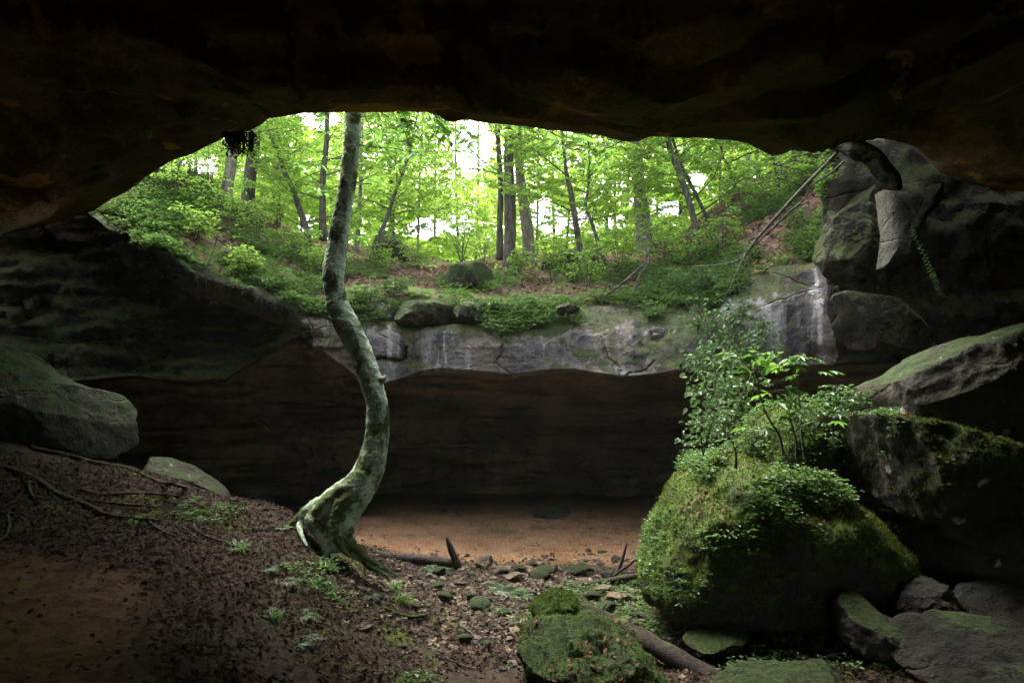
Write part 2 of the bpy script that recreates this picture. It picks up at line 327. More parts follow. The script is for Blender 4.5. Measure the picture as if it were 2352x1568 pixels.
rows.append(row(vl*.66+vr*.34, dl*.7+dr*.3-.12+rec*.5)); rows.append(row(vl*.33+vr*.67, dl*.4+dr*.6-.16+rec*.55))
rows.append(row(vr+8+rec*8, dr-.04)); rows.append(row(vr, dr+.05)); rows.append(row(vr-7, dr+.35)); rows.append(row(vr-5, dr+1.3))
wv = vnoise(np.stack([U/130, 0*U, 0*U], 1), 4)*1.0+vnoise(np.stack([U/45, 0*U+5, 0*U], 1), 4)*.35
for r_, k_ in ((0, 1), (1, 1), (2, .5)): rows[r_][:, 1] += wv*k_*sst(600, 900, U); rows[r_][:, 2] += (r_ > 0)*.15*np.abs(wv)
G = catmull(np.array(rows), [4, 8, 10, 12, 12, 6, 4, 6, 16, 14, 12, 4, 5, 5])
N = normals(G); R = np.arange(len(G))[:, None]/len(G)
fl = G.reshape(-1, 3)
big = fbm(fl*np.array([.35, .35, .7]), 4, 3).reshape(G.shape[:2])
lay = fbm(fl*np.array([.5, .5, 3.2])+big.reshape(-1, 1)*.5, 5, 9, .55, True).reshape(G.shape[:2])
med = fbm(fl*1.7, 5, 21, .55).reshape(G.shape[:2])
ck = vnoise(fl*np.array([.8, .8, 1.3])+fbm(fl*1.2, 3, 5)[:, None]*.5, 61).reshape(G.shape[:2])
face = sst(0, 1, (R*len(G)-56)/6)            # 1 on the bare face, 0 in the recess
left = sst(820, 680, U)[None, :]; right = sst(1840, 1960, U)[None, :]
amp_lay = .22*(1-face)+face*(.025+.15*left+.05*right)
edge = 1-.75*np.exp(-((G[:, :, 2]-row(vl, dl)[None, :, 2])/.12)**2)
hf = fbm(fl*6, 4, 23, .6).reshape(G.shape[:2])*.022; rid = np.abs(fbm(fl*np.array([1.1, 1.1, 1.6])+4, 4, 27)).reshape(G.shape[:2])
D = big*(.45*(1-face)+.07*face+.25*left+.3*right*face)+lay*amp_lay+med*(.06+.03*face)+hf-rid*(.22*right+.10)*face
D = D-face*.16*np.exp(-(ck/.035)**2)*(fbm(fl*.6, 2, 8).reshape(ck.shape) > .02)       # open joints
# broken ledge over the left part of the face
led = np.exp(-((U-990)/110)**2)[None, :]*sst(.35, .75, (CV-PX(fl)[:, 1].reshape(G.shape[:2])-CV+780)/80)
D = D-led*.35*(lay > .1)
G2 = G+N*(D*edge)[..., None]*(-1 if N[len(G)*3//4, 200, 1] > 0 else 1)
nf = np.zeros(G.shape[:2]); 
q = grid_faces(len(G), len(U)); ri = q[:, 0]//len(U); ui = U[q[:, 0] % len(U)]
cliff = mesh('cliff', G2.reshape(-1, 3), [q], M['cliff']); tag(cliff, kind='structure')
M['left_mid'] = rock_mat('left_mossy_rock', (.03, .028, .017), (.11, .10, .062), moss=.45, nzr=(-1, 1.2), scale=1.9, crack=.6, strata=.4)
for k in ('recess', 'shade_darkened_rock', 'left_mid'): cliff.data.materials.append(M[k])
jit = fbm(G2.reshape(-1, 3)*1.3, 3, 77)[q[:, 0]]
vrow = PX(G2.reshape(-1, 3))[q[:, 0], 1]; rimv = np.interp(ui, RIM[:, 0], RIM[:, 1]); lipv = np.interp(ui, LPB[:, 0], LPB[:, 1])
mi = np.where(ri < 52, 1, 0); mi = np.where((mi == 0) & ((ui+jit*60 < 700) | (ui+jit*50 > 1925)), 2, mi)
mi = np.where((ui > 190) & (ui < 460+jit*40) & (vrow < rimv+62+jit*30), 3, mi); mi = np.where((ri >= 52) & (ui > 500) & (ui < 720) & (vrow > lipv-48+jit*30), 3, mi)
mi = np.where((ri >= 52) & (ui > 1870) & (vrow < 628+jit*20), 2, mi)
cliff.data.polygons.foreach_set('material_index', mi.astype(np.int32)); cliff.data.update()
CLIFF = (G2.reshape(-1, 3), q)

# ---------------------------------------------------------------- cave roof
ul = np.concatenate([np.linspace(-1500, -60, 60)[:-1], np.arange(-60, 2430, 5.0), np.linspace(2430, 3900, 60)])
lv, ld = cv(LIP, ul), cv(LIP, ul, 2)
lip = np.stack([(ul-CU)/F*ld, ld, (CV-lv)/F*ld], 1); lip[:, 2] += .025*fbm(lip*3, 4, 2)
xb = np.linspace(-17, 17, len(ul)); n_in = 150
rows = []
for i in range(n_in):
    s = i/(n_in-1); s = s**1.25
    y = ld*(1-s)+(-9)*s; x = lip[:, 0]*(1-s)+xb*s*1.0
    side = sst(9.8, 13.5, x); sidel = sst(-10, -14.5, x)
    zc = 3.75-5.5*side-5*sidel
    k = sst(0, .42, np.array(s)); z = lip[:, 2]*(1-k)+zc*k
    p = np.stack([x, y, z], 1); b = fbm(p*np.array([.22, .28, .3]), 3, 31); e = sst(0, .10, np.array(s))
    st = fbm(p*np.array([.19, .26, 0])+3, 4, 47)*6; stp = (np.floor(st)+sst(.0, .09, st-np.floor(st)))/6
    z = z+e*(b*.55+stp*1.5+fbm(p*1.5, 4, 52)*.12+fbm(p*4, 4, 53)*.045-.14*np.exp(-(vnoise(p*np.array([.7,.5,.5])+fbm(p,3,5)[:,None]*.6, 62)/.05)**2)*(fbm(p*.4,2,6)>0)+fbm(p*np.array([.8, .8, .8]), 2, 58, .5, True)*.08)
    p[:, 2] = z; rows.append(p)
rows = rows[::-1]
rows += [lip+np.array([0, .10, .05]), lip+np.array([0, .28, .45]), lip+np.array([0, .1, 1.1])]
tz = np.maximum(lip[:, 2]+1.9, 4.6); a = lip.copy(); a[:, 2] = tz; a[:, 1] -= .4; rows.append(a.copy()); a = a.copy(); a[:, 1] = -10; a[:, 2] = 6.5; a[:, 0] = xb; rows.append(a)
RG = np.array(rows); roof = mesh('cave_roof', RG.reshape(-1, 3), [grid_faces(len(RG), len(ul))], M['roof']); tag(roof, kind='structure')
# unseen walls added behind and beside the camera to keep the cave dark
pl = catmull(np.array([(-22, 16, 0), (-19, 10, 0), (-16.5, 2, 0), (-14, -5, 0), (-6, -10, 0), (6, -10, 0), (14, -5, 0), (15, 2, 0), (14, 8, 0), (17, 12, 0)], float), 14)
wz = np.linspace(-5, 7, 40); WG = np.repeat(pl[None], 40, 0); WG[:, :, 2] = wz[:, None]
nn = normals(WG); WG = WG+nn*(fbm(WG.reshape(-1, 3)*.4, 5, 4).reshape(WG.shape[:2])*.8)[..., None]
wq = grid_faces(40, len(pl)); wc = WG.reshape(-1, 3)[wq].mean(1)          # gap cut behind the camera, sized for fill light on front faces
wq = wq[~((wc[:, 1] < -4.5) & (np.abs(wc[:, 0]-1) < 5.0+fbm(wc, 3, 3)) & (wc[:, 2] > -1.2) & (wc[:, 2] < 1.1+fbm(wc*.6, 3, 5)))]
tag(mesh('added_cave_wall', WG.reshape(-1, 3), [wq], M['roof']), kind='structure')

# ---------------------------------------------------------------- cave floor: mound, creek bed, sand bank
GC = {
 -900: [(4000,1),(1568,3.4),(1400,4.5),(1200,6),(1080,7.2),(960,9),(970,10.5),(1000,12),(1050,14),(1080,17)],
 -200: [(3300,1.1),(1568,3.6),(1400,4.6),(1200,6.2),(1080,7.3),(985,9),(995,10.5),(1040,12),(1090,14),(1100,18)],
 0:    [(3000,1.2),(1568,3.7),(1400,4.8),(1200,6.5),(1090,7.6),(1002,9),(1010,10.3),(1060,12),(1110,14),(1110,18)],
 150:  [(3000,1.2),(1568,3.8),(1400,4.9),(1215,6.5),(1110,7.8),(1048,9),(1060,10.3),(1100,12),(1130,14),(1130,18)],
 400:  [(3000,1.2),(1568,3.9),(1400,5.2),(1250,6.7),(1160,8.1),(1108,9.2),(1130,10.5),(1160,12),(1170,14),(1130,19)],
 520:  [(3000,1.2),(1568,4.1),(1400,5.5),(1255,7.2),(1180,8.4),(1150,9.2),(1180,10.5),(1190,12),(1175,14),(1130,19)],
 620:  [(3000,1.2),(1568,4.4),(1400,5.9),(1265,7.5),(1195,8.5),(1170,9.1),(1210,10.2),(1205,12),(1175,14.5),(1130,19)],
 700:  [(3000,1.2),(1568,4.6),(1400,6.2),(1275,7.7),(1215,8.5),(1200,9.0),(1245,10),(1215,12),(1175,14.8),(1130,19)],
 780:  [(3000,1.2),(1568,4.9),(1410,6.6),(1320,7.8),(1272,8.4),(1250,9.0),(1262,10),(1215,12),(1172,14.8),(1130,19)],
 850:  [(3000,1.2),(1568,5.2),(1430,6.8),(1350,8.0),(1315,8.7),(1290,9.6),(1262,10.7),(1215,12.2),(1172,14.8),(1130,19)],
 930:  [(3200,1.2),(1568,5.7),(1440,7.1),(1370,8.3),(1325,9.3),(1296,10.1),(1262,11.1),(1215,12.5),(1172,14.8),(1130,19)],
 1100: [(3500,1.2),(1568,6.2),(1450,7.6),(1380,8.7),(1335,9.6),(1305,10.4),(1265,11.4),(1215,12.8),(1172,14.8),(1130,19)],
 1470: [(3700,1.2),(1568,6.4),(1460,7.7),(1390,8.8),(1340,9.7),(1308,10.4),(1265,11.4),(1215,12.8),(1172,14.8),(1130,19)],
 1700: [(3700,1.2),(1568,6.5),(1470,7.6),(1400,8.7),(1340,9.7),(1308,10.4),(1265,11.4),(1215,12.8),(1172,14.8),(1130,19)],
 2000: [(3600,1.2),(1568,6.1),(1470,7.2),(1400,8.1),(1340,9.1),(1300,10),(1250,11.4),(1205,12.6),(1165,14.2),(1120,18)],
 2352: [(3500,1.2),(1568,5.8),(1460,6.9),(1380,7.9),(1300,9.2),(1250,10.2),(1200,11.5),(1170,12.6),(1140,14),(1100,17)],
 3300: [(3200,1.2),(1568,5.2),(1460,6.2),(1380,7.2),(1300,8.3),(1230,9.4),(1180,11),(1140,12.6),(1120,14),(1100,17)]}
for k_ in (1700, 2000, 2352, 3300):
    for r_, f_ in ((1, .88), (2, .86), (3, .86), (4, .87), (5, .92), (6, .97)): GC[k_][r_] = (GC[k_][r_][0], GC[k_][r_][1]*f_)
ks = sorted(GC); A = np.array([[GC[k][r] for k in ks] for r in range(10)], float)
UG = np.concatenate([np.linspace(-900, -60, 60)[:-1], np.arange(-60, 2430, 5.), np.linspace(2430, 3300, 50)])
rows = []
for r in range(10):
    v = np.interp(UG, ks, A[r, :, 0]); d = np.interp(UG, ks, A[r, :, 1])
    if r: kk = np.ones(13)/13; v[20:-20] = np.convolve(v, kk, 'same')[20:-20]; d[20:-20] = np.convolve(d, kk, 'same')[20:-20]
    rows.append(np.stack([(UG-CU)/F*d, d, (CV-v)/F*d], 1))
back = rows[0].copy(); back[:, 1] = -11; back[:, 0] = np.linspace(-20, 20, len(UG)); back[:, 2] = -1.7; mid_ = rows[0].copy(); mid_[:, 1] = -3; mid_[:, 0] = np.linspace(-8, 8, len(UG)); mid_[:, 2] = -1.8
GG = catmull(np.array([back, mid_]+rows), [4, 6, 26, 30, 30, 24, 18, 16, 16, 14, 8])
fl = GG.reshape(-1, 3); sh = GG.shape[:2]
px = PX(np.maximum(fl, [-1e9, .3, -1e9])); pu, pv = px[:, 0], px[:, 1]; dd = fl[:, 1]
wob = fbm(fl*.9, 4, 12)*.5
sandm = sst(10.35, 10.9, dd+wob*1.1)*sst(-3.6, -2.6, fl[:, 0]+wob)*sst(17.5, 15.2, dd)*sst(5.2, 4., fl[:, 0])
pathm = sst(-1.9, -2.5, fl[:, 0]+wob*.8+(fl[:, 1]-4)*.55)*sst(6.4, 5.4, dd+wob)
mossm = sst(-.1, .25, fbm(fl*.75+9, 3, 14)+.25*sst(-3.4, -1.2, fl[:, 0])*sst(-.3, -.9, fl[:, 0]))*sst(4.5, 6.2, dd)*sst(10.6, 9.6, dd)
rough = fbm(fl*.8, 4, 33)*.10+fbm(fl*2.6, 4, 35)*.05+fbm(fl*9, 3, 37)*.016
rough = rough*(1-.35*sandm)*(1-.6*pathm)
fl[:, 2] += rough
q = grid_faces(*sh)
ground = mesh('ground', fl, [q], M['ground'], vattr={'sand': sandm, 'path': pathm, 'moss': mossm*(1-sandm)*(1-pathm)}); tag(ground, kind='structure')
GRD = (fl.copy(), q)

# ---------------------------------------------------------------- forest floor beyond the rim
RG_ = tab([(-900,420,15),(100,405,15),(300,402,15),(380,392,15.5),(450,405,16.5),(520,462,18),(600,505,20),(700,545,21.5),(850,575,22),(1000,590,22),(1100,597,22),(1300,595,22),(1450,580,21),(1550,552,20),(1620,500,19),(1700,440,18),(1800,385,17),(1900,325,16),(2000,270,16),(2200,240,16),(3300,240,16)])
UF = np.concatenate([np.linspace(-900, 100, 60)[:-1], np.arange(100, 2100, 6.), np.linspace(2100, 3300, 50)])
v0, d0 = cv(RIM, UF), cv(RIM, UF, 2)+.30; v1, d1 = cv(RG_, UF), cv(RG_, UF, 2)
v0 = np.where(UF > 1890, np.maximum(v0, 560+0*v0), v0)
rows = [np.stack([(UF-CU)/F*(d0), d0, (CV-v0-22)/F*d0-.3], 1), np.stack([(UF-CU)/F*d0, d0+.02, (CV-v0)/F*d0+.02], 1)]
for t, bl in ((.2, .04), (.45, .04), (.75, .02), (1, 0)):
    d = d0*(1-t)+d1*t; z0 = (CV-v0)/F*d0; z1 = (CV-v1)/F*d1; z = z0*(1-t)+z1*t+bl*(z1-z0)
    rows.append(np.stack([(UF-CU)/F*d, d, z], 1))
hz = rows[-1][:, 2]; low = sst(6, 3.5, hz)
for dy, dz in ((3, -.3), (9, -1.6), (20, -2.8), (60, -5.)):
    a = rows[5].copy(); a[:, 1] += dy; a[:, 0] *= (a[:, 1]/rows[5][:, 1]); a[:, 2] = hz+dz*low+(1-low)*dy*.10; rows.append(a)
FG = catmull(np.array(rows), [2, 12, 14, 16, 12, 6, 6, 6, 6]); sh = FG.shape[:2]; fl = FG.reshape(-1, 3)
fl[:, 2] += (fbm(fl*.5, 4, 71)*.32+fbm(fl*2, 4, 73)*.09)*sst(12.9, 14.5, fl[:, 1])+fbm(fl*2.5, 3, 75)*.06
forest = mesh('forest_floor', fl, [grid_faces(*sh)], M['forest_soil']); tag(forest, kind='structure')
FOR = (fl.copy(), grid_faces(*sh))
def bvh(*vs):
    V = []; Q = []; n = 0
    for a, b in vs: V += a.tolist(); Q += (b+n).tolist(); n += len(a)
    return BVHTree.FromPolygons(V, Q)
T_G, T_F, T_C = bvh(GRD), bvh(FOR), bvh(CLIFF)
def hit(u, v, tree, fallback=10.):
    d = Vector(P(u, v, 1.)).normalized(); h = tree.ray_cast(Vector((0, 0, 0)), d)
    if h[0] is None: return np.array(P(u, v, fallback)), np.array([0, 0, 1.])
    n = h[1] if h[1].dot(d) < 0 else -h[1]
    return np.array(h[0]), np.array(n)
def down(x, y, tree, z=20.):
    h = tree.ray_cast(Vector((x, y, z)), Vector((0, 0, -1)))
    return None if h[0] is None else h[0].z
# ---------------------------------------------------------------- boulders and stones
def sphere_grid(n, m):
    ph = np.linspace(-math.pi/2, math.pi/2, n)[:, None]; th = np.linspace(0, 2*math.pi, m, endpoint=False)[None]
    return ph+0*th, th+0*ph
def close_poles(n, m):
    k = np.arange(m); k2 = (k+1) % m
    return np.stack([np.full(m, n*m), k2, k], 1), np.stack([np.full(m, n*m+1), (n-1)*m+k, (n-1)*m+k2], 1)
def boulder(name, out, d, thick,  mat, label, cat, group=None, res=110, rough=.06, seed=1, cuts=(), k=.62, tilt=0., scale=1., facets=6):
    """out: measured outline (u, v) at distance d; thick: (towards the camera, away)"""
    o = np.array(out, float)
    if o[:, 0].mean() > 1450 and o[:, 1].mean() > 850: d *= .86
    c = np.array([(o[:, 0].min()+o[:, 0].max())/2, (o[:, 1].min()+o[:, 1].max())/2])
    W = np.stack([(o[:, 0]-c[0])/F*d, -(o[:, 1]-c[1])/F*d], 1); e = np.concatenate([W, W[:1]])
    m = res*2; th = np.linspace(0, 2*math.pi, m, endpoint=False); R = np.zeros(m)
    for i, t in enumerate(th):
        dx, dz = math.cos(t), math.sin(t); best = 0
        for a, b in zip(e[:-1], e[1:]):
            den = dx*(b[1]-a[1])-dz*(b[0]-a[0])
            if abs(den) < 1e-9: continue
            r = (a[0]*(b[1]-a[1])-a[1]*(b[0]-a[0]))/den; s = (a[0]*dz-a[1]*dx)/den
            if r > 0 and -1e-6 <= s <= 1+1e-6: best = max(best, r)
        R[i] = best
    kk = np.array([.1, .2, .4, .2, .1]); R = np.convolve(np.concatenate([R[-2:], R, R[:2]]), kk, 'valid')
    n = res; ph, tg = sphere_grid(n, m); ph = ph*.985; cs = np.cos(ph)**k
    X = R[None]*cs*np.cos(tg); Z = R[None]*cs*np.sin(tg); Y = np.sign(np.sin(ph))*np.abs(np.sin(ph))**.9*np.where(ph < 0, thick[0], thick[1])+tilt*Z
    V = np.stack([X, Y, Z], -1).reshape(-1, 3)
    for nx, ny, nz, h in cuts:           # broken faces: everything beyond a plane is laid back on it
        nv = unit(np.array([nx, ny, nz], float)); q = V@nv-h; V = V-np.outer(np.maximum(q, 0)*.93, nv)
    rr = np.random.RandomState(seed*13+1); sz = R.mean()
    for _ in range(facets):
        nv = unit(rr.normal(size=3)*[1, 1, .8]); 
        if nv[1] > 0: nv[1] *= -1
        pr = V@nv; h = np.percentile(pr, rr.uniform(86, 97)); V = V-np.outer(np.maximum(pr-h, 0)*.94, nv)
    V = np.concatenate([V, [V[:m].mean(0)], [V[(n-1)*m:n*m].mean(0)]])
    ctr = P(c[0], c[1], d); Wp = V+ctr; dirn = unit(V/np.array([1, 1, 1.]))
    D = fbm(Wp*1.1/sz+seed*3.3, 4, seed)*.10*sz+fbm(Wp*6, 4, seed+11, .6)*.02+fbm(Wp*3.2/sz+seed, 4, seed+5)*rough*sz*.9+fbm(Wp*11, 3, seed+9)*.012-np.abs(fbm(Wp*2.1/sz+seed, 3, seed+3))*rough*sz*1.1+fbm(Wp*22, 3, seed+13)*.005
    V = V+dirn*D[:, None]*scale
    t1, t2 = close_poles(n, m)
    ob = mesh(name, V, [grid_faces(n, m, True), np.concatenate([t1, t2])], mat); ob.location = ctr
    tag(ob, label, cat, group); BV.append((V+ctr, np.concatenate([grid_faces(n, m, True)]))); FR[ob.name] = len(BV)-1; return ob
BV = []; FR = {}
M['flake'] = rock_mat('flake_rock', (.03, .028, .02), (.09, .085, .062), moss=.0, nzr=(-1, 1.2), scale=1.5, crack=.4)
M['oldlog'] = bark_mat('rotting_log_wood', (.008, .006, .005), (.036, .026, .018), None, .2, scale=1.5)
M['tan_rock'] = rock_mat('tan_rock', (.03, .026, .013), (.085, .072, .038), moss=.1, nzr=(0, 1.2), scale=1.3, crack=.2, lichen=.95)
M['slab_dark'] = rock_mat('dark_slab_rock', (.009, .0075, .005), (.030, .024, .015), moss=-.12, nzr=(-.1, 1.1), scale=1.4, crack=.3)
M['moss_fore'] = rock_mat('foreground_moss_rock', (.014, .013, .009), (.045, .042, .03), moss=.76, nzr=(-.35, .55), crack=0., mossc=((.010, .021, .002), (.05, .095, .006)))
b_main = boulder('mossy_boulder', [(1474,1345),(1486,1275),(1512,1200),(1556,1125),(1606,1072),(1650,1050),(1700,1048),(1770,1058),(1850,1085),(1920,1125),(1985,1175),(2035,1245),(2052,1320),(2040,1385),(1975,1428),(1880,1440),(1780,1445),(1700,1440),(1620,1425),(1540,1412),(1488,1390)], 8.9, (1.2, 1.5), M['moss_bright'], facets=0, label=
    'huge rounded boulder coated in bright moss in the middle of the creek bed', cat='boulder', res=170, seed=3, rough=.06, cuts=[(.2, -1, 1.0, 1.15)], k=.42)
b_top = boulder('mossy_boulder', [(1650,1110),(1700,1040),(1735,985),(1775,945),(1830,930),(1890,950),(1950,985),(1985,1070),(1900,1130),(1740,1150)], 9.7, (.9, .9), M['moss_bright'],
    'mossy rock knob rising behind the saplings on the huge boulder', 'boulder', res=90, seed=6, k=.6)
b_right = boulder('mossy_boulder', [(1880,1030),(1925,975),(2000,948),(2080,948),(2160,968),(2240,998),(2330,1025),(2400,1060),(2470,1110),(2480,1190),(2350,1205),(2200,1208),(2120,1200),(2040,1160),(1960,1120),(1895,1080)], 7.9, (1.1, 1.3), M['boulder_dark'],
    'dark boulder with patchy moss and a pale lichen spot, right of the saplings', 'boulder', res=140, seed=9, rough=.085, cuts=[(.1, -1, -.5, .62), (-.3, -1, .5, .72)], k=.6)
b_slab = boulder('leaning_rock_slab', [(1945,950),(1990,905),(2060,868),(2130,828),(2200,790),(2290,764),(2400,740),(2560,740),(2600,1060),(2350,1050),(2200,1000),(2060,985)], 9.2, (1.0, 1.4), M['slab'],
    'long smooth grey rock slab rising to the right edge behind the dark boulder', 'rock', res=130, seed=12, rough=.05, cuts=[(-.35, -.75, .75, .78), (.5, -1, .15, .55), (-.2, -1, -.6, .5)], k=.5)
boulder('low_rock', [(1960,1245),(2010,1190),(2230,1170),(2400,1180),(2480,1300),(2300,1335),(2150,1325),(1990,1310)], 8.6, (.7, .9), M['boulder_dark'],
    'low black rock wedged in the dark beneath the dark boulder', 'rock', res=70, seed=15)
boulder('low_rock', [(2150,1215),(2260,1180),(2420,1180),(2500,1250),(2400,1270),(2230,1262)], 7.6, (.5, .6), M['stone_dark'],
    'rounded black rock at the right edge under the dark boulder', 'rock', res=60, seed=16)
boulder('left_boulder', [(-260,800),(-120,760),(-20,790),(30,835),(100,872),(180,890),(250,912),(288,948),(295,968),(272,982),(286,1010),(274,1052),(232,1062),(170,1050),(90,1030),(0,1020),(-150,1020),(-260,980)], 9.2, (.9, 1.2), M['boulder_pale'],
    'big pale grey-green boulder with a jutting nose at the left edge', 'boulder', res=140, seed=19, rough=.085, cuts=[(.45, -1, .35, .75), (.5, -1, -.5, .62)], k=.55)
boulder('lichen_rock', [(262,1070),(300,1056),(350,1049),(395,1062),(440,1088),(505,1132),(520,1160),(420,1180),(300,1160)], 10.0, (.5, .7), M['tan_rock'],
    'low tan rock with a white lichen patch behind the root-covered mound', 'rock', res=80, seed=23, k=.6)
boulder('foreground_rock', [(1183,1462),(1215,1440),(1290,1428),(1370,1430),(1420,1452),(1475,1495),(1515,1540),(1535,1600),(1500,1680),(1260,1690),(1200,1600),(1200,1520)], 6.1, (.55, .8), M['moss_fore'],
    'broad moss-covered rock at the bottom edge, nearest the camera', 'rock', res=120, seed=27, rough=.13, facets=2, cuts=[(0, -.45, 1, .40)], k=.6)
boulder('foreground_rock', [(1205,1425),(1225,1385),(1270,1360),(1320,1370),(1345,1400),(1335,1440),(1280,1460),(1215,1455)], 7.5, (.35, .4), M['moss_fore'],
    'mossy rock just behind the broad moss-covered rock', 'rock', res=70, seed=29, facets=2, rough=.12)
boulder('angular_rock', [(1942,1400),(1970,1372),(2010,1380),(2060,1420),(2092,1450),(2080,1530),(1990,1520),(1945,1480)], 6.9, (.4, .5), M['stone_dark'],
    'angular dark block with a mossy top right of the huge boulder foot', 'rock', res=70, seed=31, cuts=[(-.1, -.35, 1, .18)], rough=.09, facets=9, k=.45)
boulder('angular_rock', [(2060,1395),(2090,1345),(2165,1332),(2200,1345),(2218,1400),(2225,1440),(2150,1458),(2075,1445)], 7.3, (.4, .5), M['slab_dark'],
    'flat-topped grey block behind the angular dark block, at right', 'rock', res=70, seed=33, cuts=[(.5, -.8, .6, .22), (-.6, -.7, .5, .24)], rough=.08, facets=9, k=.4)
boulder('flat_slab', [(2075,1480),(2130,1455),(2260,1440),(2420,1450),(2520,1520),(2500,1640),(2300,1660),(2150,1600),(2085,1540)], 6.0, (.7, .8), M['slab_dark'],
    'large flat stone slab in the bottom right corner', 'rock', res=90, seed=35, cuts=[(0, -.30, 1, .16)], rough=.08, facets=9, k=.4)
boulder('angular_rock', [(2215,1400),(2240,1355),(2310,1345),(2380,1360),(2440,1420),(2380,1450),(2270,1440)], 7.0, (.4, .4), M['slab_dark'],
    'tilted grey stone at the right edge beside a grass tuft', 'rock', res=60, seed=37, cuts=[(-.3, -.5, .8, .2)], k=.45)
boulder('flat_slab', [(1560,1478),(1620,1452),(1680,1436),(1730,1432),(1752,1455),(1720,1480),(1650,1492)], 7.6, (.25, .3), M['stone_mossy'],
    'flat mossy stone tucked under the huge boulder front', 'rock', res=60, seed=39, cuts=[(0, -.3, 1, .08)], k=.5)
boulder('flat_slab', [(1600,1610),(1680,1560),(1800,1545),(1960,1550),(2060,1585),(2080,1680),(1800,1700),(1620,1690)], 5.9, (.45, .5), M['stone_dark'],
    'wide dark bedrock slab at the bottom edge, right of centre', 'rock', res=80, seed=41, cuts=[(0, -.25, 1, .10)], rough=.09, facets=9, k=.45)
boulder('buried_rock', [(1180,1190),(1220,1172),(1290,1165),(1325,1172),(1310,1192),(1240,1200)], 13.9, (.3, .4), M['stone_dark'],
    'long low dark rock at the back of the sand bank', 'rock', res=50, seed=43)
boulder('tilted_stone', [(1083,1302),(1100,1280),(1130,1278),(1145,1290),(1120,1300),(1095,1308)], 10.3, (.12, .14), M['stone'],
    'reddish pointed stone lying on the edge of the sand bank', 'stone', res=30, seed=45, cuts=[(-.3, -.8, .6, .05)], k=.4)
# rock pieces of the right wall of the opening
A_ = Acc(); rp = [(1890,300,60,10.4),(1930,322,52,10.2),(1975,345,48,10.),(2018,378,44,9.9),(2052,418,34,9.9),(2068,436,12,9.9)]
V, q, t = tube([P(a, b_, d) for a, b_, _, d in rp], [w_/2/F*d for _, _, w_, d in rp], 40, 12, .25, 5); V[:, 2] += .05*fbm(V*3, 4, 5); V += .05*fbm(V*5, 4, 9)[:, None]
tag(mesh('rock_rib', V, [q, t], M['shade_darkened_rock']), 'curved stone rib bending down from the right end of the opening', 'rock')
def flake(name, out, d, th, mat, label):
    o = np.array(out, float); n = 90; s = np.linspace(0, len(o), n, endpoint=False); i = s.astype(int); f = (s-i)[:, None]; e = o[i]*(1-f)+o[(i+1) % len(o)]*f; c_ = e.mean(0); rings = []
    for sc, dz in ((.02, -th*.9), (.25, -th*.95), (.5, -th*.9), (.75, -th*.75), (.93, -th*.45), (1., 0), (1., th)):
        q_ = c_+(e-c_)*sc; rings.append(np.stack([(q_[:, 0]-CU)/F*d, d+dz-(q_[:, 0]-c_[0])*.003, (CV-q_[:, 1])/F*d], 1))
    V = np.array(rings).reshape(-1, 3); V = V+np.stack([fbm(V*7, 4, 1)*.012, fbm(V*5, 4, 2)*.035-np.abs(fbm(V*np.array([5, 5, 1.5]), 3, 4))*.05, fbm(V*7, 4, 3)*.012], 1)
    return tag(mesh(name, V, [grid_faces(7, n, True)], mat), label, 'rock')
flake('rock_flake', [(2040,430),(2050,434),(2062,438),(2095,440),(2120,436),(2142,428),(2140,460),(2130,485),(2112,505),(2100,535),(2090,560),(2080,590),(2075,606),(2058,612),(2038,612),(2044,590),(2046,540),(2043,480)], 9.05, .2, M['flake'], 'pale pointed rock flake hanging on the right wall like a blade')
boulder('rock_buttress', [(1885,600),(1900,540),(1925,470),(1950,400),(1985,395),(2030,430),(2042,520),(2030,620),(2060,700),(1990,690),(1920,660)], 11.5, (.55, .8), M['shade_darkened_rock'],
    'mossy rock buttress beside the top right end of the opening', 'rock', res=80, seed=51, rough=.10, cuts=[(-.6, -1, .3, .32), (.5, -1, .2, .36)])
boulder('rock_block', [(1905,690),(1930,665),(2000,675),(2070,690),(2120,720),(2200,735),(2230,790),(2170,815),(2040,812),(1930,800),(1912,750)], 11.1, (.35, .6), M['shade_darkened_rock'],
    'broad mossy block closing the right end of the cliff band', 'rock', res=80, seed=53, rough=.05, cuts=[(.1, -1, .1, .22)], k=.4)
boulder('forest_boulder', [(1010,640),(1040,610),(1090,600),(1130,615),(1140,650),(1080,670),(1030,665)], 15.5, (.6, .8), M['boulder'],
    'mossy boulder on the forest floor left of the central dark trunk', 'boulder', res=50, seed=59)
boulder('forest_boulder', [(1240,600),(1280,578),(1350,572),(1420,590),(1450,625),(1400,660),(1290,665),(1245,640)], 19, (.9, 1), M['boulder_dark'],
    'dark undercut boulder behind the twin trunks in the forest', 'boulder', res=50, seed=61)
boulder('forest_boulder', [(1545,610),(1590,570),(1650,560),(1690,590),(1700,630),(1620,650),(1560,645)], 16, (.7, .8), M['boulder_dark'],
    'mossy boulder among bushes below the leaning right trunk', 'boulder', res=50, seed=63)
boulder('forest_boulder', [(860,545),(890,530),(930,560),(940,600),(870,605)], 20, (.6, .8), M['boulder_dark'],
    'pointed dark rock on the slope just right of the curved trunk', 'boulder', res=40, seed=65)
boulder('forest_boulder', [(420,440),(470,432),(530,462),(560,500),(530,520),(450,490)], 17, (.6, .8), M['boulder_dark'],
    'dark outcrop among bushes at the top of the left slope', 'boulder', res=40, seed=67)
ALLB = bvh(*BV)

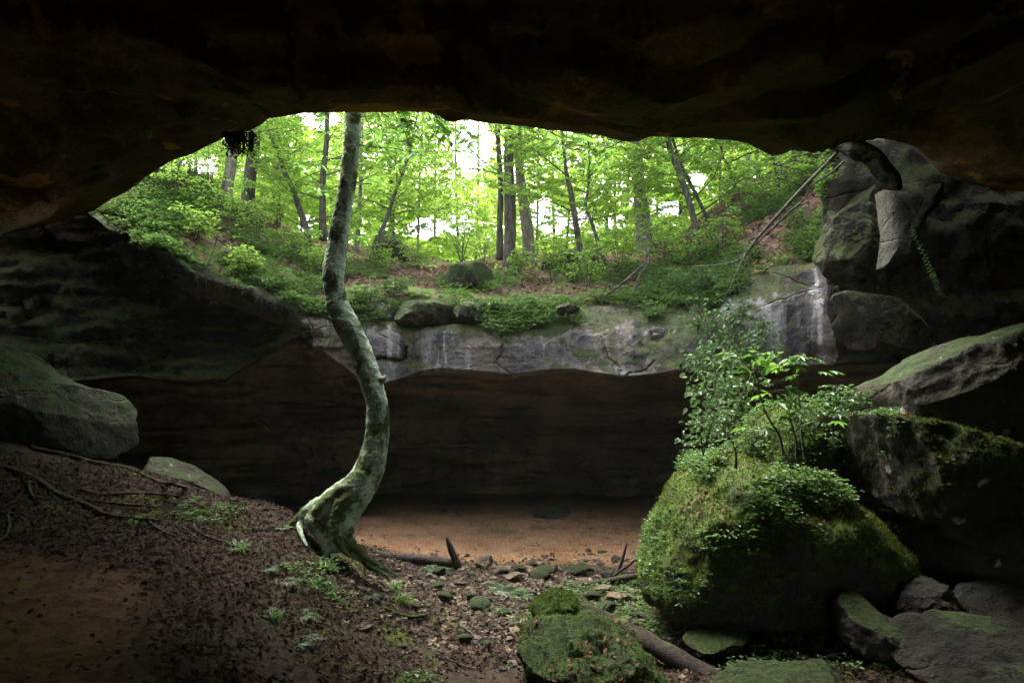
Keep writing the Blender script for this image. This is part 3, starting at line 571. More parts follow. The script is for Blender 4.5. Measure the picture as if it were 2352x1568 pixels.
# small stones: a few shared shapes, each laid out where the creek bed shows one
def stone_mesh(seed, mat, flat=.6):
    n, m = 16, 26; ph, th = sphere_grid(n, m); ph = ph*.97
    V = np.stack([np.cos(ph)*np.cos(th), np.cos(ph)*np.sin(th), np.sin(ph)*flat], -1).reshape(-1, 3)
    r = np.random.RandomState(seed)
    for _ in range(9):
        nv = unit(r.normal(size=3)); h = .5+.3*r.rand(); q = V@nv-h*np.linalg.norm(nv*[1, 1, flat]); V = V-np.outer(np.maximum(q, 0)*.95, nv)
    V = V*(1+.12*fbm(V*1.6+seed, 3, seed))[:, None]
    V = np.concatenate([V, [V[:m].mean(0)], [V[(n-1)*m:].mean(0)]]); t1, t2 = close_poles(n, m)
    ob = mesh('stone', V, [grid_faces(n, m, True), np.concatenate([t1, t2])], mat); me = ob.data; bpy.data.objects.remove(ob); return me
SM = {k: [stone_mesh(i*7+j, M[k], fl) for j, fl in enumerate((.55, .7, .4))] for i, k in enumerate(('stone', 'stone_mossy', 'stone_tan', 'stone_dark'))}
COLW = {'stone': 'brown', 'stone_mossy': 'mossy', 'stone_tan': 'tan', 'stone_dark': 'dark grey'}
LAND = [('the dark log', 950, 1290), ('the fern tuft rock', 1165, 1350), ('the long pole', 1340, 1335), ('the huge boulder foot', 1490, 1400), ('the broad mossy rock', 1350, 1500), ('the leafy mound edge', 960, 1440), ('the angular dark block', 2010, 1440),
        ('the roots of the curved trunk', 900, 1330), ('the thick old log', 1590, 1500), ('the two bare sticks', 1430, 1290), ('the leaf drift', 1750, 1500), ('the bottom edge', 1100, 1540), ('the upright stump stick', 1035, 1290), ('the flat corner slab', 2200, 1500)]
stones = []
def stone(u, v, w, kind, rot=None):
    p, n = hit(u, v, T_G); r = w/2/F*p[1]; rr = random.Random(int(u*7+v))
    o = bpy.data.objects.new('stone', SM[kind][rr.randrange(3)]); COL.objects.link(o)
    o.scale = (r*rr.uniform(.9, 1.15), r*rr.uniform(.7, 1.), r*rr.uniform(.8, 1.1)); o.location = (p[0], p[1]+r*.4, p[2]+r*.3)
    o.rotation_euler = (rr.uniform(-.25, .25), rr.uniform(-.25, .25), rr.uniform(0, 6)); stones.append((o, u, v, w, kind)); return o
SP = [(1080,1378,34,'stone_mossy'),(1100,1402,62,'stone_mossy'),(1160,1420,40,'stone_mossy'),(1065,1480,46,'stone_mossy'),(1115,1485,30,'stone_mossy'),(1020,1382,44,'stone_mossy'),(1000,1350,40,'stone_mossy'),(1055,1345,34,'stone'),
 (1385,1362,42,'stone_tan'),(1415,1385,56,'stone_tan'),(1440,1378,36,'stone_tan'),(1362,1380,46,'stone_mossy'),(1395,1412,60,'stone_mossy'),(1450,1400,26,'stone'),(1468,1420,52,'stone_dark'),(1480,1392,30,'stone_dark'),(1440,1430,30,'stone_tan'),(1282,1360,34,'stone_tan'),(1300,1345,30,'stone'),
 (1325,1322,70,'stone_dark'),(1270,1312,30,'stone'),(1240,1330,70,'stone_mossy'),(1195,1312,34,'stone_dark'),(1225,1300,24,'stone_dark'),(1150,1320,44,'stone'),(1180,1335,50,'stone_tan'),(1010,1320,40,'stone_mossy'),(985,1330,30,'stone_tan'),(960,1345,34,'stone'),(940,1330,26,'stone_tan'),
 (1400,1330,50,'stone_dark'),(1430,1342,46,'stone_mossy'),(1455,1320,26,'stone'),(1355,1310,26,'stone'),(1380,1300,22,'stone'),(1120,1345,24,'stone_tan'),(1075,1325,30,'stone'),(1040,1365,28,'stone'),(1130,1380,28,'stone'),(1205,1400,30,'stone'),(1005,1410,34,'stone'),(1140,1450,26,'stone'),(1030,1440,24,'stone_tan'),(1100,1440,26,'stone'),(1010,1500,24,'stone'),(950,1400,28,'stone_mossy'),
 (1690,1520,34,'stone'),(1740,1500,46,'stone_mossy'),(1800,1470,26,'stone'),(1860,1452,50,'stone_mossy'),(1880,1500,40,'stone_mossy'),(1845,1515,32,'stone'),(1905,1520,28,'stone_dark'),(1930,1490,24,'stone'),(1630,1470,30,'stone_mossy'),(1560,1460,26,'stone'),(2000,1345,30,'stone_dark'),(2055,1340,34,'stone_dark'),(2110,1470,34,'stone_dark'),(1960,1540,36,'stone_dark'),(2240,1420,30,'stone_dark'),(1530,1470,22,'stone_tan'),(1500,1455,22,'stone_tan'),
 (1005,1168,22,'stone'),(1020,1176,24,'stone_dark'),(1050,1182,22,'stone'),(1035,1186,18,'stone_tan'),(1340,1340,30,'stone_tan'),(1300,1390,24,'stone'),(1465,1350,28,'stone_mossy'),(880,1500,26,'stone'),(1155,1540,24,'stone'),(900,1310,18,'stone')]
for s in SP: stone(*s)
LAB = {}
for o, u, v, w_, kind in sorted(stones, key=lambda s: (s[2], s[1])):
    j = min(range(len(LAND)), key=lambda i: (LAND[i][1]-u)**2+(1.6*(LAND[i][2]-v))**2); nm, lu, lv_ = LAND[j]
    if v < 1200: nm, side = 'the pile at the back of the sand bank', ''
    elif nm == 'the bottom edge': side = 'just above'
    else: side = 'left of' if u < lu-22 else 'right of' if u > lu+22 else 'behind' if v < lv_ else 'in front of'
    sz = 'small' if w_ < 29 else 'fist-sized' if w_ < 40 else 'larger'
    LAB.setdefault((sz, COLW[kind], side or 'in', nm), []).append((o, u))
ORD = ['first', 'second', 'third', 'fourth', 'fifth', 'sixth', 'seventh', 'eighth', 'ninth', 'tenth', 'eleventh', 'twelfth', 'thirteenth', 'fourteenth', 'fifteenth', 'sixteenth', 'seventeenth', 'eighteenth', 'nineteenth', 'twentieth']
for (sz, c, side, nm), os_ in LAB.items():
    os_.sort(key=lambda x: x[1])
    for i, (o, u) in enumerate(os_):
        pre = '' if len(os_) == 1 else ('left ' if i == 0 else 'right ') if len(os_) == 2 else ORD[i]+' from left '
        tag(o, f'{pre}{sz} {c} stone {side} {nm}', 'stone', 'loose stones in the creek bed')

# logs, poles, sticks, exposed roots
def stick(name, pts, mat, label, cat, group=None, sides=10, lift=0., branches=(), rough=.15, tree=None, seed=2, taper=None):
    """pts: (u, v, width px[, y]); laid on the ground when y is missing"""
    A_ = Acc(); path = []; rad = []
    for p in pts:
        q = P(p[0], p[1], p[3]) if len(p) > 3 else hit(p[0], p[1], tree or T_G)[0]+np.array([0, 0, lift])
        path.append(q); rad.append(p[2]/2/F*q[1])
    A_.tube(path, rad, sides, 5, rough, seed)
    for br in branches:
        pa = []; ra = []
        for p in br:
            q = P(p[0], p[1], p[3]) if len(p) > 3 else hit(p[0], p[1], tree or T_G)[0]+np.array([0, 0, lift])
            pa.append(q); ra.append(p[2]/2/F*q[1])
        A_.tube(pa, ra, 6, 4, rough, seed+1)
    o = A_.build(name, mat); return tag(o, label, cat, group)
stick('fallen_log', [(862,1272,18,10.3),(900,1280,26,10.3),(960,1284,24,10.25),(1020,1292,26,10.2),(1050,1298,26,10.2)], M['log'], 'short dark barkless log lying where the sand meets the mound', 'log', sides=18, rough=.12)
stick('fallen_pole', [(1215,1354,10,9.5),(1290,1348,16,9.55),(1370,1338,15,9.6),(1440,1326,14,9.65),(1500,1314,12,9.7)], M['log'], 'long straight dark pole resting against the huge boulder', 'log', sides=14, rough=.1)
stick('old_log', [(1335,1392,22,7.6),(1400,1424,34,7.3),(1480,1470,42,6.9),(1560,1516,46,6.5),(1650,1566,48,6.15),(1740,1624,44,5.8)], M['oldlog'], 'thick rotting log running down beside the broad mossy rock', 'log', sides=22, rough=.25)
stick('upright_stick', [(1052,1300,20,10.1),(1042,1275,17,10.1),(1032,1250,13,10.1),(1026,1234,6,10.1)], M['log'], 'short broken stick standing up at the right end of the short dark log', 'stick')
stick('forked_branch', [(1405,1330,10),(1422,1305,9,10.),(1432,1275,7,10.),(1440,1246,4,10.)], M['log'], 'forked bare branch leaning up in front of the sand bank', 'branch', branches=[[(1410,1322,8,9.95),(1440,1300,7,9.9),(1462,1285,7,9.85),(1500,1280,6,9.7)]])
stick('stick', [(1372,1418,7,7.8),(1380,1405,7,7.8),(1392,1385,4,7.8)], M['twig'], 'short stick poking up beside the mossy stone at the log end', 'stick')
stick('stick', [(1545,1448,4),(1600,1440,4),(1650,1450,4),(1690,1460,2)], M['twig'], 'thin pale stick on the ground under the huge boulder front', 'stick', lift=.02, branches=[[(1625,1446,3),(1650,1436,2),(1680,1425,1.5)]])
stick('fallen_branch', [(1700,1570,12,6.2),(1712,1530,12,6.5),(1690,1500,11,6.7),(1640,1492,8,6.9)], M['root'], 'dark crooked branch standing out of the leaf pile at bottom', 'branch', branches=[[(1695,1565,8,6.2),(1740,1600,8,6.),(1800,1580,7,6.1),(1860,1590,6,6.)]])
stick('stick', [(1690,1530,5),(1750,1545,6),(1820,1535,6),(1880,1525,5),(1950,1505,3)], M['twig'], 'long pale forked stick lying over the dark bedrock slab', 'stick', lift=.05, branches=[[(1750,1545,4),(1720,1525,3),(1700,1500,2)]])
stick('stick', [(1060,1440,4),(1085,1460,5),(1110,1480,4),(1140,1485,2)], M['twig'], 'thin stick on bare soil left of the broad mossy rock', 'stick', lift=.02)
stick('stick', [(1000,1500,3),(1060,1530,4),(1110,1540,3)], M['twig'], 'thin straight stick on soil at the bottom of the picture', 'stick', lift=.015)
ROOTS = [('long sinuous root along the top of the mound from the left edge', [(-60,985,8),(0,1002,8),(68,1023,9),(78,1034,9),(151,1049,9),(218,1067,8),(296,1080,7),(338,1098,6),(366,1112,4)]),
 ('thick root entering from the left edge below the topmost one', [(-40,1068,12),(31,1084,12),(83,1106,12),(130,1137,11),(172,1155,9)]),
 ('dark root sagging across the middle of the mound face', [(172,1155,9),(208,1168,10),(250,1189,10),(333,1197,9),(374,1202,5)]),
 ('short root curling down at the right end of the sagging dark root', [(343,1203,6),(374,1226,6),(416,1241,5),(440,1246,3)]),
 ('straight slender root running level towards the curved trunk', [(172,1127,6),(234,1140,7),(312,1137,6),(395,1142,5),(442,1150,3)]),
 ('thin pale root below the straight slender one', [(198,1153,5),(260,1161,5),(364,1168,4),(390,1168,3)]),
 ('root ridge running along the crest right of the lichen rock', [(364,1111,6),(426,1123,7),(500,1137,6),(530,1150,5),(560,1158,4)]),
 ('knotted root near the mound crest, close to small ferns', [(452,1152,5),(480,1166,6),(500,1160,6),(540,1172,4)]),
 ('root hooking down through dead leaves near the mound centre', [(452,1200,4),(446,1215,5),(470,1235,5),(500,1245,4),(560,1262,3)]),
 ('short root at the left edge above the sandy path', [(18,1185,4),(22,1210,6),(14,1235,5),(-5,1248,5)]),
 ('root slipping off the thick left root onto the leaf slope', [(66,1110,6),(72,1140,6),(100,1150,5),(140,1148,4)]),
 ('root bending out of moss beside the leafy bank in the centre', [(880,1400,6),(930,1420,8),(975,1418,7),(1000,1405,5)]),
 ('slender root tracing the foot of the leafy bank to the creek', [(870,1340,8),(910,1365,8),(945,1385,7),(960,1400,4)])]
for i, (lb, pts) in enumerate(ROOTS): stick('exposed_root', [(a_, b_, w_*1.2) for a_, b_, w_ in pts], M['root'], lb, 'root', 'exposed roots on the mound', lift=.028, rough=.45, seed=i)


for lb, o_, d_, mt in [('dark broken block under the roots at the cliff rim', [(900,722),(925,690),(1000,690),(1045,708),(1036,742),(965,750),(906,744)], 13.0, 'left_mid'), ('small dark block beside the dark broken block', [(1040,704),(1085,690),(1118,704),(1104,732),(1050,738)], 13.0, 'left_mid'),
        ('thin grey ledge stone on the rim above the pale streaks', [(1250,716),(1285,700),(1340,696),(1352,708),(1330,718),(1270,724)], 13.0, 'slab')]:
    boulder('rim_block', o_, d_, (.28, .4), M[mt], lb, 'rock', res=50, seed=int(o_[0][0]), rough=.1, facets=8, k=.35)
# ---------------------------------------------------------------- the curved tree
TB = hit(772, 1272, T_G)[0]
tree0 = empty('curved_tree', (0, 0, 0), 'tall S-curved tree with pale lichened bark rising from the mound through the opening', 'tree')
TR = [(776,1262,56,8.2),(775,1235,58,8.25),(781,1205,60,8.3),(796,1168,70,8.38),(818,1130,76,8.48),(843,1090,68,8.58),(860,1040,59,8.65),(867,985,52,8.7),(866,930,50,8.75),(856,890,50,8.8),(842,845,50,8.85),(824,800,52,8.9),(802,757,54,8.9),(781,715,51,8.95),(771,680,47,9.),(767,640,46,9.),(768,600,46,9.05),(778,545,43,9.1),(790,475,39,9.1),(800,410,37,9.1),(806,350,36,9.05),(810,290,35,9.),(815,200,33,9.),(820,60,28,9.1),(815,-150,22,9.2),(822,-400,14,9.3)]
A_ = Acc(); A_.tube([P(u, v, d) for u, v, _, d in TR], [w_*1.03/2/F*d for _, _, w_, d in TR], 40, 9, .08, 3)
for i, pts in enumerate([[(838,1092,56,8.5),(808,1122,58,8.45),(770,1144,50,8.42),(736,1164,46,8.42),(705,1182,42,8.45),(680,1202,30,8.5),(655,1216,16,8.55)],
        [(775,1140,34,8.36),(745,1160,32,8.3),(724,1180,30,8.26),(714,1198,31,8.22),(727,1213,30,8.2),(738,1232,22,8.15),(746,1252,12,8.1)],
        [(788,1190,44,8.25),(794,1228,34,8.2),(803,1252,34,8.18),(828,1276,30,8.15)], [(768,1205,36,8.18),(774,1238,22,8.1),(787,1262,16,8.05),(803,1278,9,8.0)], [(762,1200,34,8.2),(757,1230,26,8.15),(750,1256,22,8.1),(745,1280,14,8.05)],
        [(782,1150,26,8.28),(770,1180,26,8.2),(764,1215,22,8.12),(764,1250,14,8.06)]]):
    A_.tube([P(a, b, d) for a, b, _, d in pts], [w_/2/F*d for _, _, w_, d in pts], 18, 7, .2, i+20)
trunk0 = A_.build('trunk', M['bark_main'], tree0)
md = trunk0.modifiers.new('join', 'REMESH'); md.mode = 'VOXEL'; md.voxel_size = .013; md.use_smooth_shade = True
md = trunk0.modifiers.new('soften', 'SMOOTH'); md.iterations = 4; md.factor = .5
tx = bpy.data.textures.new('bark_relief', 'CLOUDS'); tx.noise_scale = .07; tx.noise_depth = 4; md = trunk0.modifiers.new('bark_relief', 'DISPLACE'); md.texture = tx; md.strength = .030; md.texture_coords = 'LOCAL'
tx = bpy.data.textures.new('bark_folds', 'CLOUDS'); tx.noise_scale = .30; tx.noise_depth = 2; md = trunk0.modifiers.new('bark_folds', 'DISPLACE'); md.texture = tx; md.strength = .03; md.texture_coords = 'LOCAL'
for i, pts in enumerate([[(822,1270,28,8.15),(845,1288,22,8.12),(870,1300,18,8.1),(895,1312,12,8.1),(915,1325,6,8.1)],
        [(835,1282,18,8.12),(850,1302,14,8.05),(880,1318,10,8.0),(895,1335,5,7.95)],
        [(700,1190,18,8.4),(688,1208,14,8.3),(694,1232,10,8.15),(706,1256,6,8.02)]]):
    B_ = Acc(); B_.tube([P(a, b, d) for a, b, _, d in pts], [w_/2/F*d for _, _, w_, d in pts], 14, 7, .2, i+40); B_.build('root', M['bark_main'], tree0)
A_ = Acc()
for u, v, d, r in [(845,872,8.78,.035),(845,872,8.78,.03)]: A_.tube([P(u+25, v, d-.02), P(u+36, v-2, d-.02), P(u+41, v-10, d-.02)], [r*1.6, r*1.2, r*.5], 10, 4, .2, 4)
A_.build('knob', M['bark_main'], tree0)

def spray(p0, d0, L, rs, tw, out, nleaf=8, ll=.10, twig_r=.004, flat=.25, wide=.5, droop=.15, sparse=1.):
    """a leafy branch: wood into tw (Acc), leaves into out (lists)"""
    d0 = unit(np.asarray(d0, float)); n = 6; pts = [np.asarray(p0, float)]; d = d0.copy()
    for i in range(n-1):
        d = unit(d+rs.normal(size=3)*.16*np.array([1, 1, .6])+np.array([0, 0, -.03])); pts.append(pts[-1]+d*L/(n-1))
    pts = np.array(pts); r0 = max(.004, L*.009)
    tw.tube(pts, np.linspace(r0, .0015, n), 4, 1)
    side = unit(np.cross(d0, [0, 0, 1.])); k = max(3, int(L/.16*sparse))
    for j in range(k):
        s = .22+.78*(j+rs.rand()*.6)/k; s = min(s, .999); f = s*(n-1); i = int(f); b = pts[i]*(1-(f-i))+pts[i+1]*(f-i)
        dd = unit(pts[i+1]-pts[i]); sg = 1 if j % 2 else -1
        td = unit(dd*.75+side*sg*(.6+.4*rs.rand())+np.array([0, 0, rs.normal()*.18-.03])); tl = L*wide*(1.1-s)*(.6+.6*rs.rand())+.10
        e = b+td*tl; e[2] -= droop*tl*.5
        tw.tube([b, (b+e)/2+np.array([0, 0, .03*tl]), e], [twig_r*.7, twig_r*.5, .001], 3, 1)
        m = max(3, int(nleaf*tl/.35)); ts = (np.arange(m)+.5)/m
        lp = b+np.outer(ts, e-b); sg2 = np.where(np.arange(m) % 2, 1, -1)[:, None]; ax = unit(np.cross(td, [0, 0, 1.]))
        ld = unit(td*.55+ax*sg2*.8+rs.normal(size=(m, 3))*.22); ld[:, 2] -= .12
        out[0].append(lp); out[1].append(ld); out[2].append(unit(np.array([0, 0, 1.])+rs.normal(size=(m, 3))*flat)); out[3].append(ll*(.7+.6*rs.rand(m)))
def flush(name, out, mat, parent, wr=.45, keep=None, **k):
    if not out[0]: return None
    p, d, n_, L = [np.concatenate(x) for x in out]
    if keep is not None: g = keep(p); p, d, n_, L = p[g], d[g], n_[g], L[g]
    return leaf_obj(name, p, d, n_, L, L*wr, mat, parent, **k)
def new(): return [[], [], [], []]

# leafy branches hanging past the roof edge beside the curved trunk
rs = np.random.RandomState(5); tw = Acc(); out = new()
for u, v, d, du, dv, dy, L in [(822,215,8.8,1,.14,-.1,1.1),(822,190,8.8,1,.45,-.2,1.4),(830,230,8.9,.9,.5,.2,1.0),(860,200,8.6,1,.3,-.1,1.5),(900,200,8.5,1,.35,0,1.2),(800,200,8.9,-.8,.6,-.2,.8),(950,210,8.5,.6,.6,0,.9),(880,225,8.5,.8,.6,0,.7),(990,225,8.6,.7,.5,0,.9),(850,238,8.7,.8,.9,0,.7),(890,240,8.7,.7,.9,0,.7),(930,240,8.7,.8,.8,0,.6),(965,240,8.7,.5,1,0,.6),(1005,250,8.7,.5,1,0,.5),(830,245,8.85,.6,1,0,.9),(1240,268,8.7,.5,.7,0,.6),(1290,275,8.7,.7,1,0,.6),(1330,280,8.7,.6,1,0,.6),(1370,285,8.7,.4,1,0,.5)]:
    spray(P(u, v, d), (du, dy, -dv), L, rs, tw, out, 6, .135, .006, .6, .38, .3)
for u, v, d, du, dv, dy, L in [(800,430,9.1,1,-.5,.3,1.1),(790,480,9.1,-.8,-.5,.2,.9),(806,360,9.0,-1,-.3,.2,1.2),(812,330,9.,.9,-.1,.3,1.2),(778,560,9.1,.7,-.4,-.2,.5)]:
    spray(P(u, v, d), (du, dy, -dv), L, rs, tw, out, 4, .11, .005, .6, .38, .25, .6)
tw.build('branch', M['bark'], tree0); flush('crown', out, leaf_mat('near_leaf', [(.04, .11, .012), (.06, .15, .02), (.08, .19, .02)], .45), tree0, .5)

# ---------------------------------------------------------------- forest trees
# label, [(u, v, width)] from the base up, bark, crown start height, leaf count factor, y of base or None
FT = [('pale trunk on the left slope, leaning right under the roof edge', [(512,478,30),(522,430,26),(530,380,24),(538,300,22),(545,100,18)], 'bark_pale', 1.4, 1.),
 ('thick reddish trunk on the left slope beside the pale one', [(572,500,36),(570,450,30),(578,380,28),(585,300,26),(590,100,22)], 'bark', 1.2, 1.),
 ('dark crooked trunk leaning left up the slope, left of the curved tree', [(716,580,17),(705,530,15),(688,480,14),(670,430,12),(655,400,12),(640,350,10),(622,310,9),(600,240,7),(560,120,5)], 'bark', .7, 1.1),
 ('straight slim dark trunk just left of the curved tree', [(742,530,17),(741,470,15),(742,400,14),(750,330,12),(752,240,11),(756,80,9)], 'bark', .9, 1.),
 ('slim pale sapling close behind the curved trunk on its right', [(818,575,12),(824,500,10),(828,420,9),(830,330,8),(833,200,6)], 'bark_pale', .9, .9),
 ('slender dark sapling leaning right beside the curved tree', [(845,605,10),(862,555,9),(885,510,9),(905,450,8),(925,400,7),(940,350,6),(955,280,5),(975,180,4)], 'bark', .8, 1.1),
 ('dark straight trunk standing at the cliff rim in the centre', [(1168,638,34),(1170,600,29),(1172,520,27),(1171,440,26),(1168,360,24),(1172,280,22),(1170,80,18)], 'bark', 2.3, 1.),
 ('grey trunk leaning left just behind the dark central one', [(1217,608,34),(1214,560,28),(1208,500,26),(1200,450,24),(1192,380,20),(1188,280,18),(1180,80,15)], 'bark_pale', 2.0, 1.),
 ('narrow dark trunk left of the central pair, farther back', [(1148,575,15),(1148,520,14),(1150,440,13),(1146,350,12),(1142,270,11),(1140,80,9)], 'bark', 2.2, .8),
 ('slim leaning trunk right of the grey central one', [(1345,630,16),(1334,580,15),(1325,530,14),(1318,480,14),(1308,430,11),(1300,390,9),(1290,300,7),(1270,150,5)], 'bark', 1.4, 1.2),
 ('thin wavy sapling behind the slim leaning trunk', [(1384,628,12),(1378,585,10),(1370,545,9),(1355,500,8),(1345,470,7),(1352,420,6),(1350,300,4)], 'bark', 1.2, 1.),
 ('broad pale trunk wrapped in climbing leaves, right of centre', [(1480,582,42),(1478,540,38),(1472,470,34),(1465,400,30),(1462,300,26),(1460,80,22)], 'bark_pale', .6, 1.3),
 ('slim trunk leaning left on the right slope above the dead branch', [(1606,580,16),(1598,530,15),(1588,480,14),(1572,430,14),(1555,385,13),(1540,340,12),(1528,290,11),(1505,120,8)], 'bark', .9, 1.1),
 ('thin trunk leaning beside the leaning trunk on the right slope', [(1640,545,9),(1622,500,8),(1600,450,8),(1575,400,8),(1558,360,7),(1540,300,6),(1500,150,4)], 'bark', .9, 1.),
 ('dark trunk high on the right slope under the roof bulge', [(1796,425,18),(1790,395,16),(1780,365,16),(1770,320,14),(1760,200,12)], 'bark', .7, 1.),
 ('crooked black sapling right of centre below the roof edge', [(1690,480,9),(1688,440,8),(1684,410,8),(1672,380,7),(1660,360,7),(1655,330,6),(1640,260,5)], 'bark', .6, 1.1),
 ('pale thin trunk at the far right of the opening', [(1850,400,8),(1835,370,7),(1820,340,7),(1800,290,6),(1780,200,5)], 'bark_pale', .5, 1.2)]
def gaps(p):
    q = PX(np.maximum(p, [-1e9, .5, -1e9])); g = np.zeros(len(p), bool)
    for u, v, a, b in [(1085,325,44,80),(455,388,46,24),(735,272,50,26),(1250,495,34,40),(1055,520,40,26),(975,525,40,26),(1300,520,26,26),(1530,480,36,20),(1412,510,22,20),(1330,500,20,20),(700,520,20,24),(1600,410,25,20)]:
        g |= ((q[:, 0]-u)/a)**2+((q[:, 1]-v)/b)**2 < 1+.5*fbm(p*.6, 2, 8)
    return ~g
def tree(label, path, rad, mat, h0, fac, rs, name='forest_tree', ll=.10, group='trees growing in the forest beyond the rim', zmax=8.5, lmat=None):
    base = np.array(path[0]); root = empty(name, base, label, 'tree', group); path = [np.array(p)-base for p in path]
    path[0] = path[0]-np.array([0, 0, .25])
    A_ = Acc(); A_.tube(path, rad, 14, 6, .14, int(rs.randint(99))); A_.build('trunk', M[mat], root)
    C = catmull(np.array(path), 8); tw = Acc(); out = new(); z = h0; az = rs.rand()*6.28; nb = 0
    r_at = lambda zz: np.interp(zz, C[:, 2], np.linspace(1, .4, len(C)))*rad[0]
    while z < min(zmax, C[-1, 2]-.1):
        p = np.array([np.interp(z, C[:, 2], C[:, 0]), np.interp(z, C[:, 2], C[:, 1]), z]); az += 2.0+rs.rand()*1.3
        L = (1.1+1.7*rs.rand())*(1.05-.35*z/zmax)
        spray(p, (math.cos(az), math.sin(az), .30+.35*rs.rand()), L, rs, tw, out, 12, ll, .004, .6, .45, .25); z += .23/fac; nb += 1
    tw.build('branches' if 0 else 'branch', M['bark'], root); flush('crown', out, lmat or M['leaf_forest'], root, .55, keep=lambda p: gaps(p+base)); return root
rs = np.random.RandomState(21)
for i, (lb, pts, bk, h0, fac) in enumerate(FT):
    b, _ = hit(pts[0][0], pts[0][1], T_F, 18); d0 = b[1]; dy = rs.uniform(-.05, .25)
    pa = [P(u, v, d0+dy*j) for j, (u, v, w_) in enumerate(pts)]; pa[0] = b
    ra = [w_/2/F*d0 for _, _, w_ in pts]; ra[0] *= 1.15
    h = pa[-1][2]-b[2]
    if h < 9: pa.append(pa[-1]+np.array([rs.normal()*.2, 0, 9-h])); ra.append(ra[-1]*.5)
    tree(lb, pa, ra, bk, h0, fac, rs, ll=.105)
# farther trunks, three shared shapes copied with their parts
protos = []
for k in range(3):
    r_ = .055+.025*k; pa = [(0, 0, 0), (.05, 0, 2), (.12*(k-1), .05, 4.5), (.3*(k-1), 0, 8), (.35*(k-1), 0, 13)]
    protos.append(tree('x', pa, [r_*1.2, r_, r_*.9, r_*.8, r_*.5], ['bark_pale', 'bark_pale', 'bark'][k], 1.5+.5*k, .9, rs, ll=.12, zmax=9.5))  # paler bark here stands in for haze over the far trunks
far = [(640,26),(690,31),(905,28),(962,27),(1000,35),(1060,38),(1092,31),(1236,31),(1275,36),(1302,30),(1395,29),(1415,36),(1440,27),(1510,31),(1560,28),(1655,25),(1720,23),(450,22),(610,33),(868,36),(1745,26)]
far.sort(); used = set()
for i, (u, d) in enumerate(far):
    x = (u-CU)/F*d; z = down(x, d, T_F); z = 2. if z is None else z; pr = protos[i % 3]; k = i % 3
    if k not in used: o = pr; used.add(k)
    else:
        o = pr.copy(); COL.objects.link(o)
        for c in pr.children: cc = c.copy(); COL.objects.link(cc); cc.parent = o
    o.location = (x, d, z-.1); o.rotation_euler = (0, 0, rs.rand()*6.28); s = rs.uniform(.85, 1.15); o.scale = (s, s, s)
    side = 'left of the curved trunk' if u < 745 else 'between the curved trunk and the central pair' if u < 1140 else 'right of the central pair' if u < 1480 else 'behind the right slope'
    o['label'] = f'distant trunk {side}'; o['_s'] = side
for side in {o.get('_s') for o in S.objects if o.get('_s')}:
    os_ = sorted([o for o in S.objects if o.get('_s') == side], key=lambda o: o.location.x/o.location.y)
    for i, o in enumerate(os_): o['label'] = f'distant forest trunk, {ORD[i]} from left of those {side}'; del o['_s']
# the wood far behind, which reads as one mass of foliage
rs = np.random.RandomState(77)
n = 7600; yy = rs.uniform(26, 60, n); xx = rs.uniform(-.68, .68, n)*yy; zz = np.array([down(a, b, T_F) or 0 for a, b in zip(xx, yy)])
hh = rs.uniform(0, 1, n)**.85*(yy*.42+4); hh[::3] *= .3
cc = np.stack([xx, yy, zz+hh], 1); cc = cc[(fbm(cc*.22, 3, 41) > -.25)]; cc = cc[gaps(cc)]; m_ = 34
pp = (cc[:, None]+rs.normal(size=(len(cc), m_, 3))*np.array([.9, .9, .28])).reshape(-1, 3)
k = np.concatenate([gaps(pp[i::4]) for i in range(4)]); pp = np.concatenate([pp[i::4] for i in range(4)])[k]; n = len(pp)
wood = leaf_obj('distant_woodland', pp, unit(rndv(n, .4)), unit(np.array([0, 0, 1.])+rs.normal(size=(n, 3))*1.1), rs.uniform(.24, .44, n), rs.uniform(.14, .25, n), M['leaf_far']); tag(wood, kind='stuff')

# ---------------------------------------------------------------- dead leaves and low growth
def sample(V, q, wfun, n, rs):
    a, b, c, d = V[q[:, 0]], V[q[:, 1]], V[q[:, 2]], V[q[:, 3]]; ctr = (a+b+c+d)/4
    nr = np.cross(c-a, d-b); ar = np.linalg.norm(nr, axis=1)/2; nr = unit(nr); nr = np.where(nr[:, 2:] < 0, -nr, nr)
    w_ = ar*wfun(ctr, nr); w_ = np.maximum(w_, 0); i = rs.choice(len(q), n, p=w_/w_.sum()); s, t = rs.rand(n, 1), rs.rand(n, 1)
    return a[i]*(1-s)*(1-t)+b[i]*s*(1-t)+c[i]*s*t+d[i]*(1-s)*t, nr[i]
def litter(name, V, q, wf, n, rs, L=(.02, .058)):
    p, nr = sample(V, q, wf, n, rs); L_ = rs.uniform(*L, n)
    d = rndv(n); d = unit(d-nr*np.sum(d*nr, 1, keepdims=True)*.8)
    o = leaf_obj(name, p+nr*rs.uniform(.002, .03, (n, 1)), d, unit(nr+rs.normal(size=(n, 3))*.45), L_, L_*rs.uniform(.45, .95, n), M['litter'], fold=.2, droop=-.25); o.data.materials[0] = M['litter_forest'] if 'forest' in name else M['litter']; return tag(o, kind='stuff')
gw = lambda c, n_: (1-.62*sst(-2.2, -1.2, c[:, 0])*sst(7.2, 8.2, c[:, 1]))*np.interp(c[:, 1], [0, 2.5, 3.5, 8, 10.2, 11, 14], [0, 0, .8, 1, .8, .03, .0])*sst(-.35, .25, fbm(c*.8, 3, 15)+.30)*(1-.94*sst(-1.9, -2.5, c[:, 0]+(c[:, 1]-4)*.55)*sst(6.4, 5.4, c[:, 1]))*(np.abs(c[:, 0]) < 9)
litter('leaf_litter', *GRD, gw, 82000, np.random.RandomState(3))
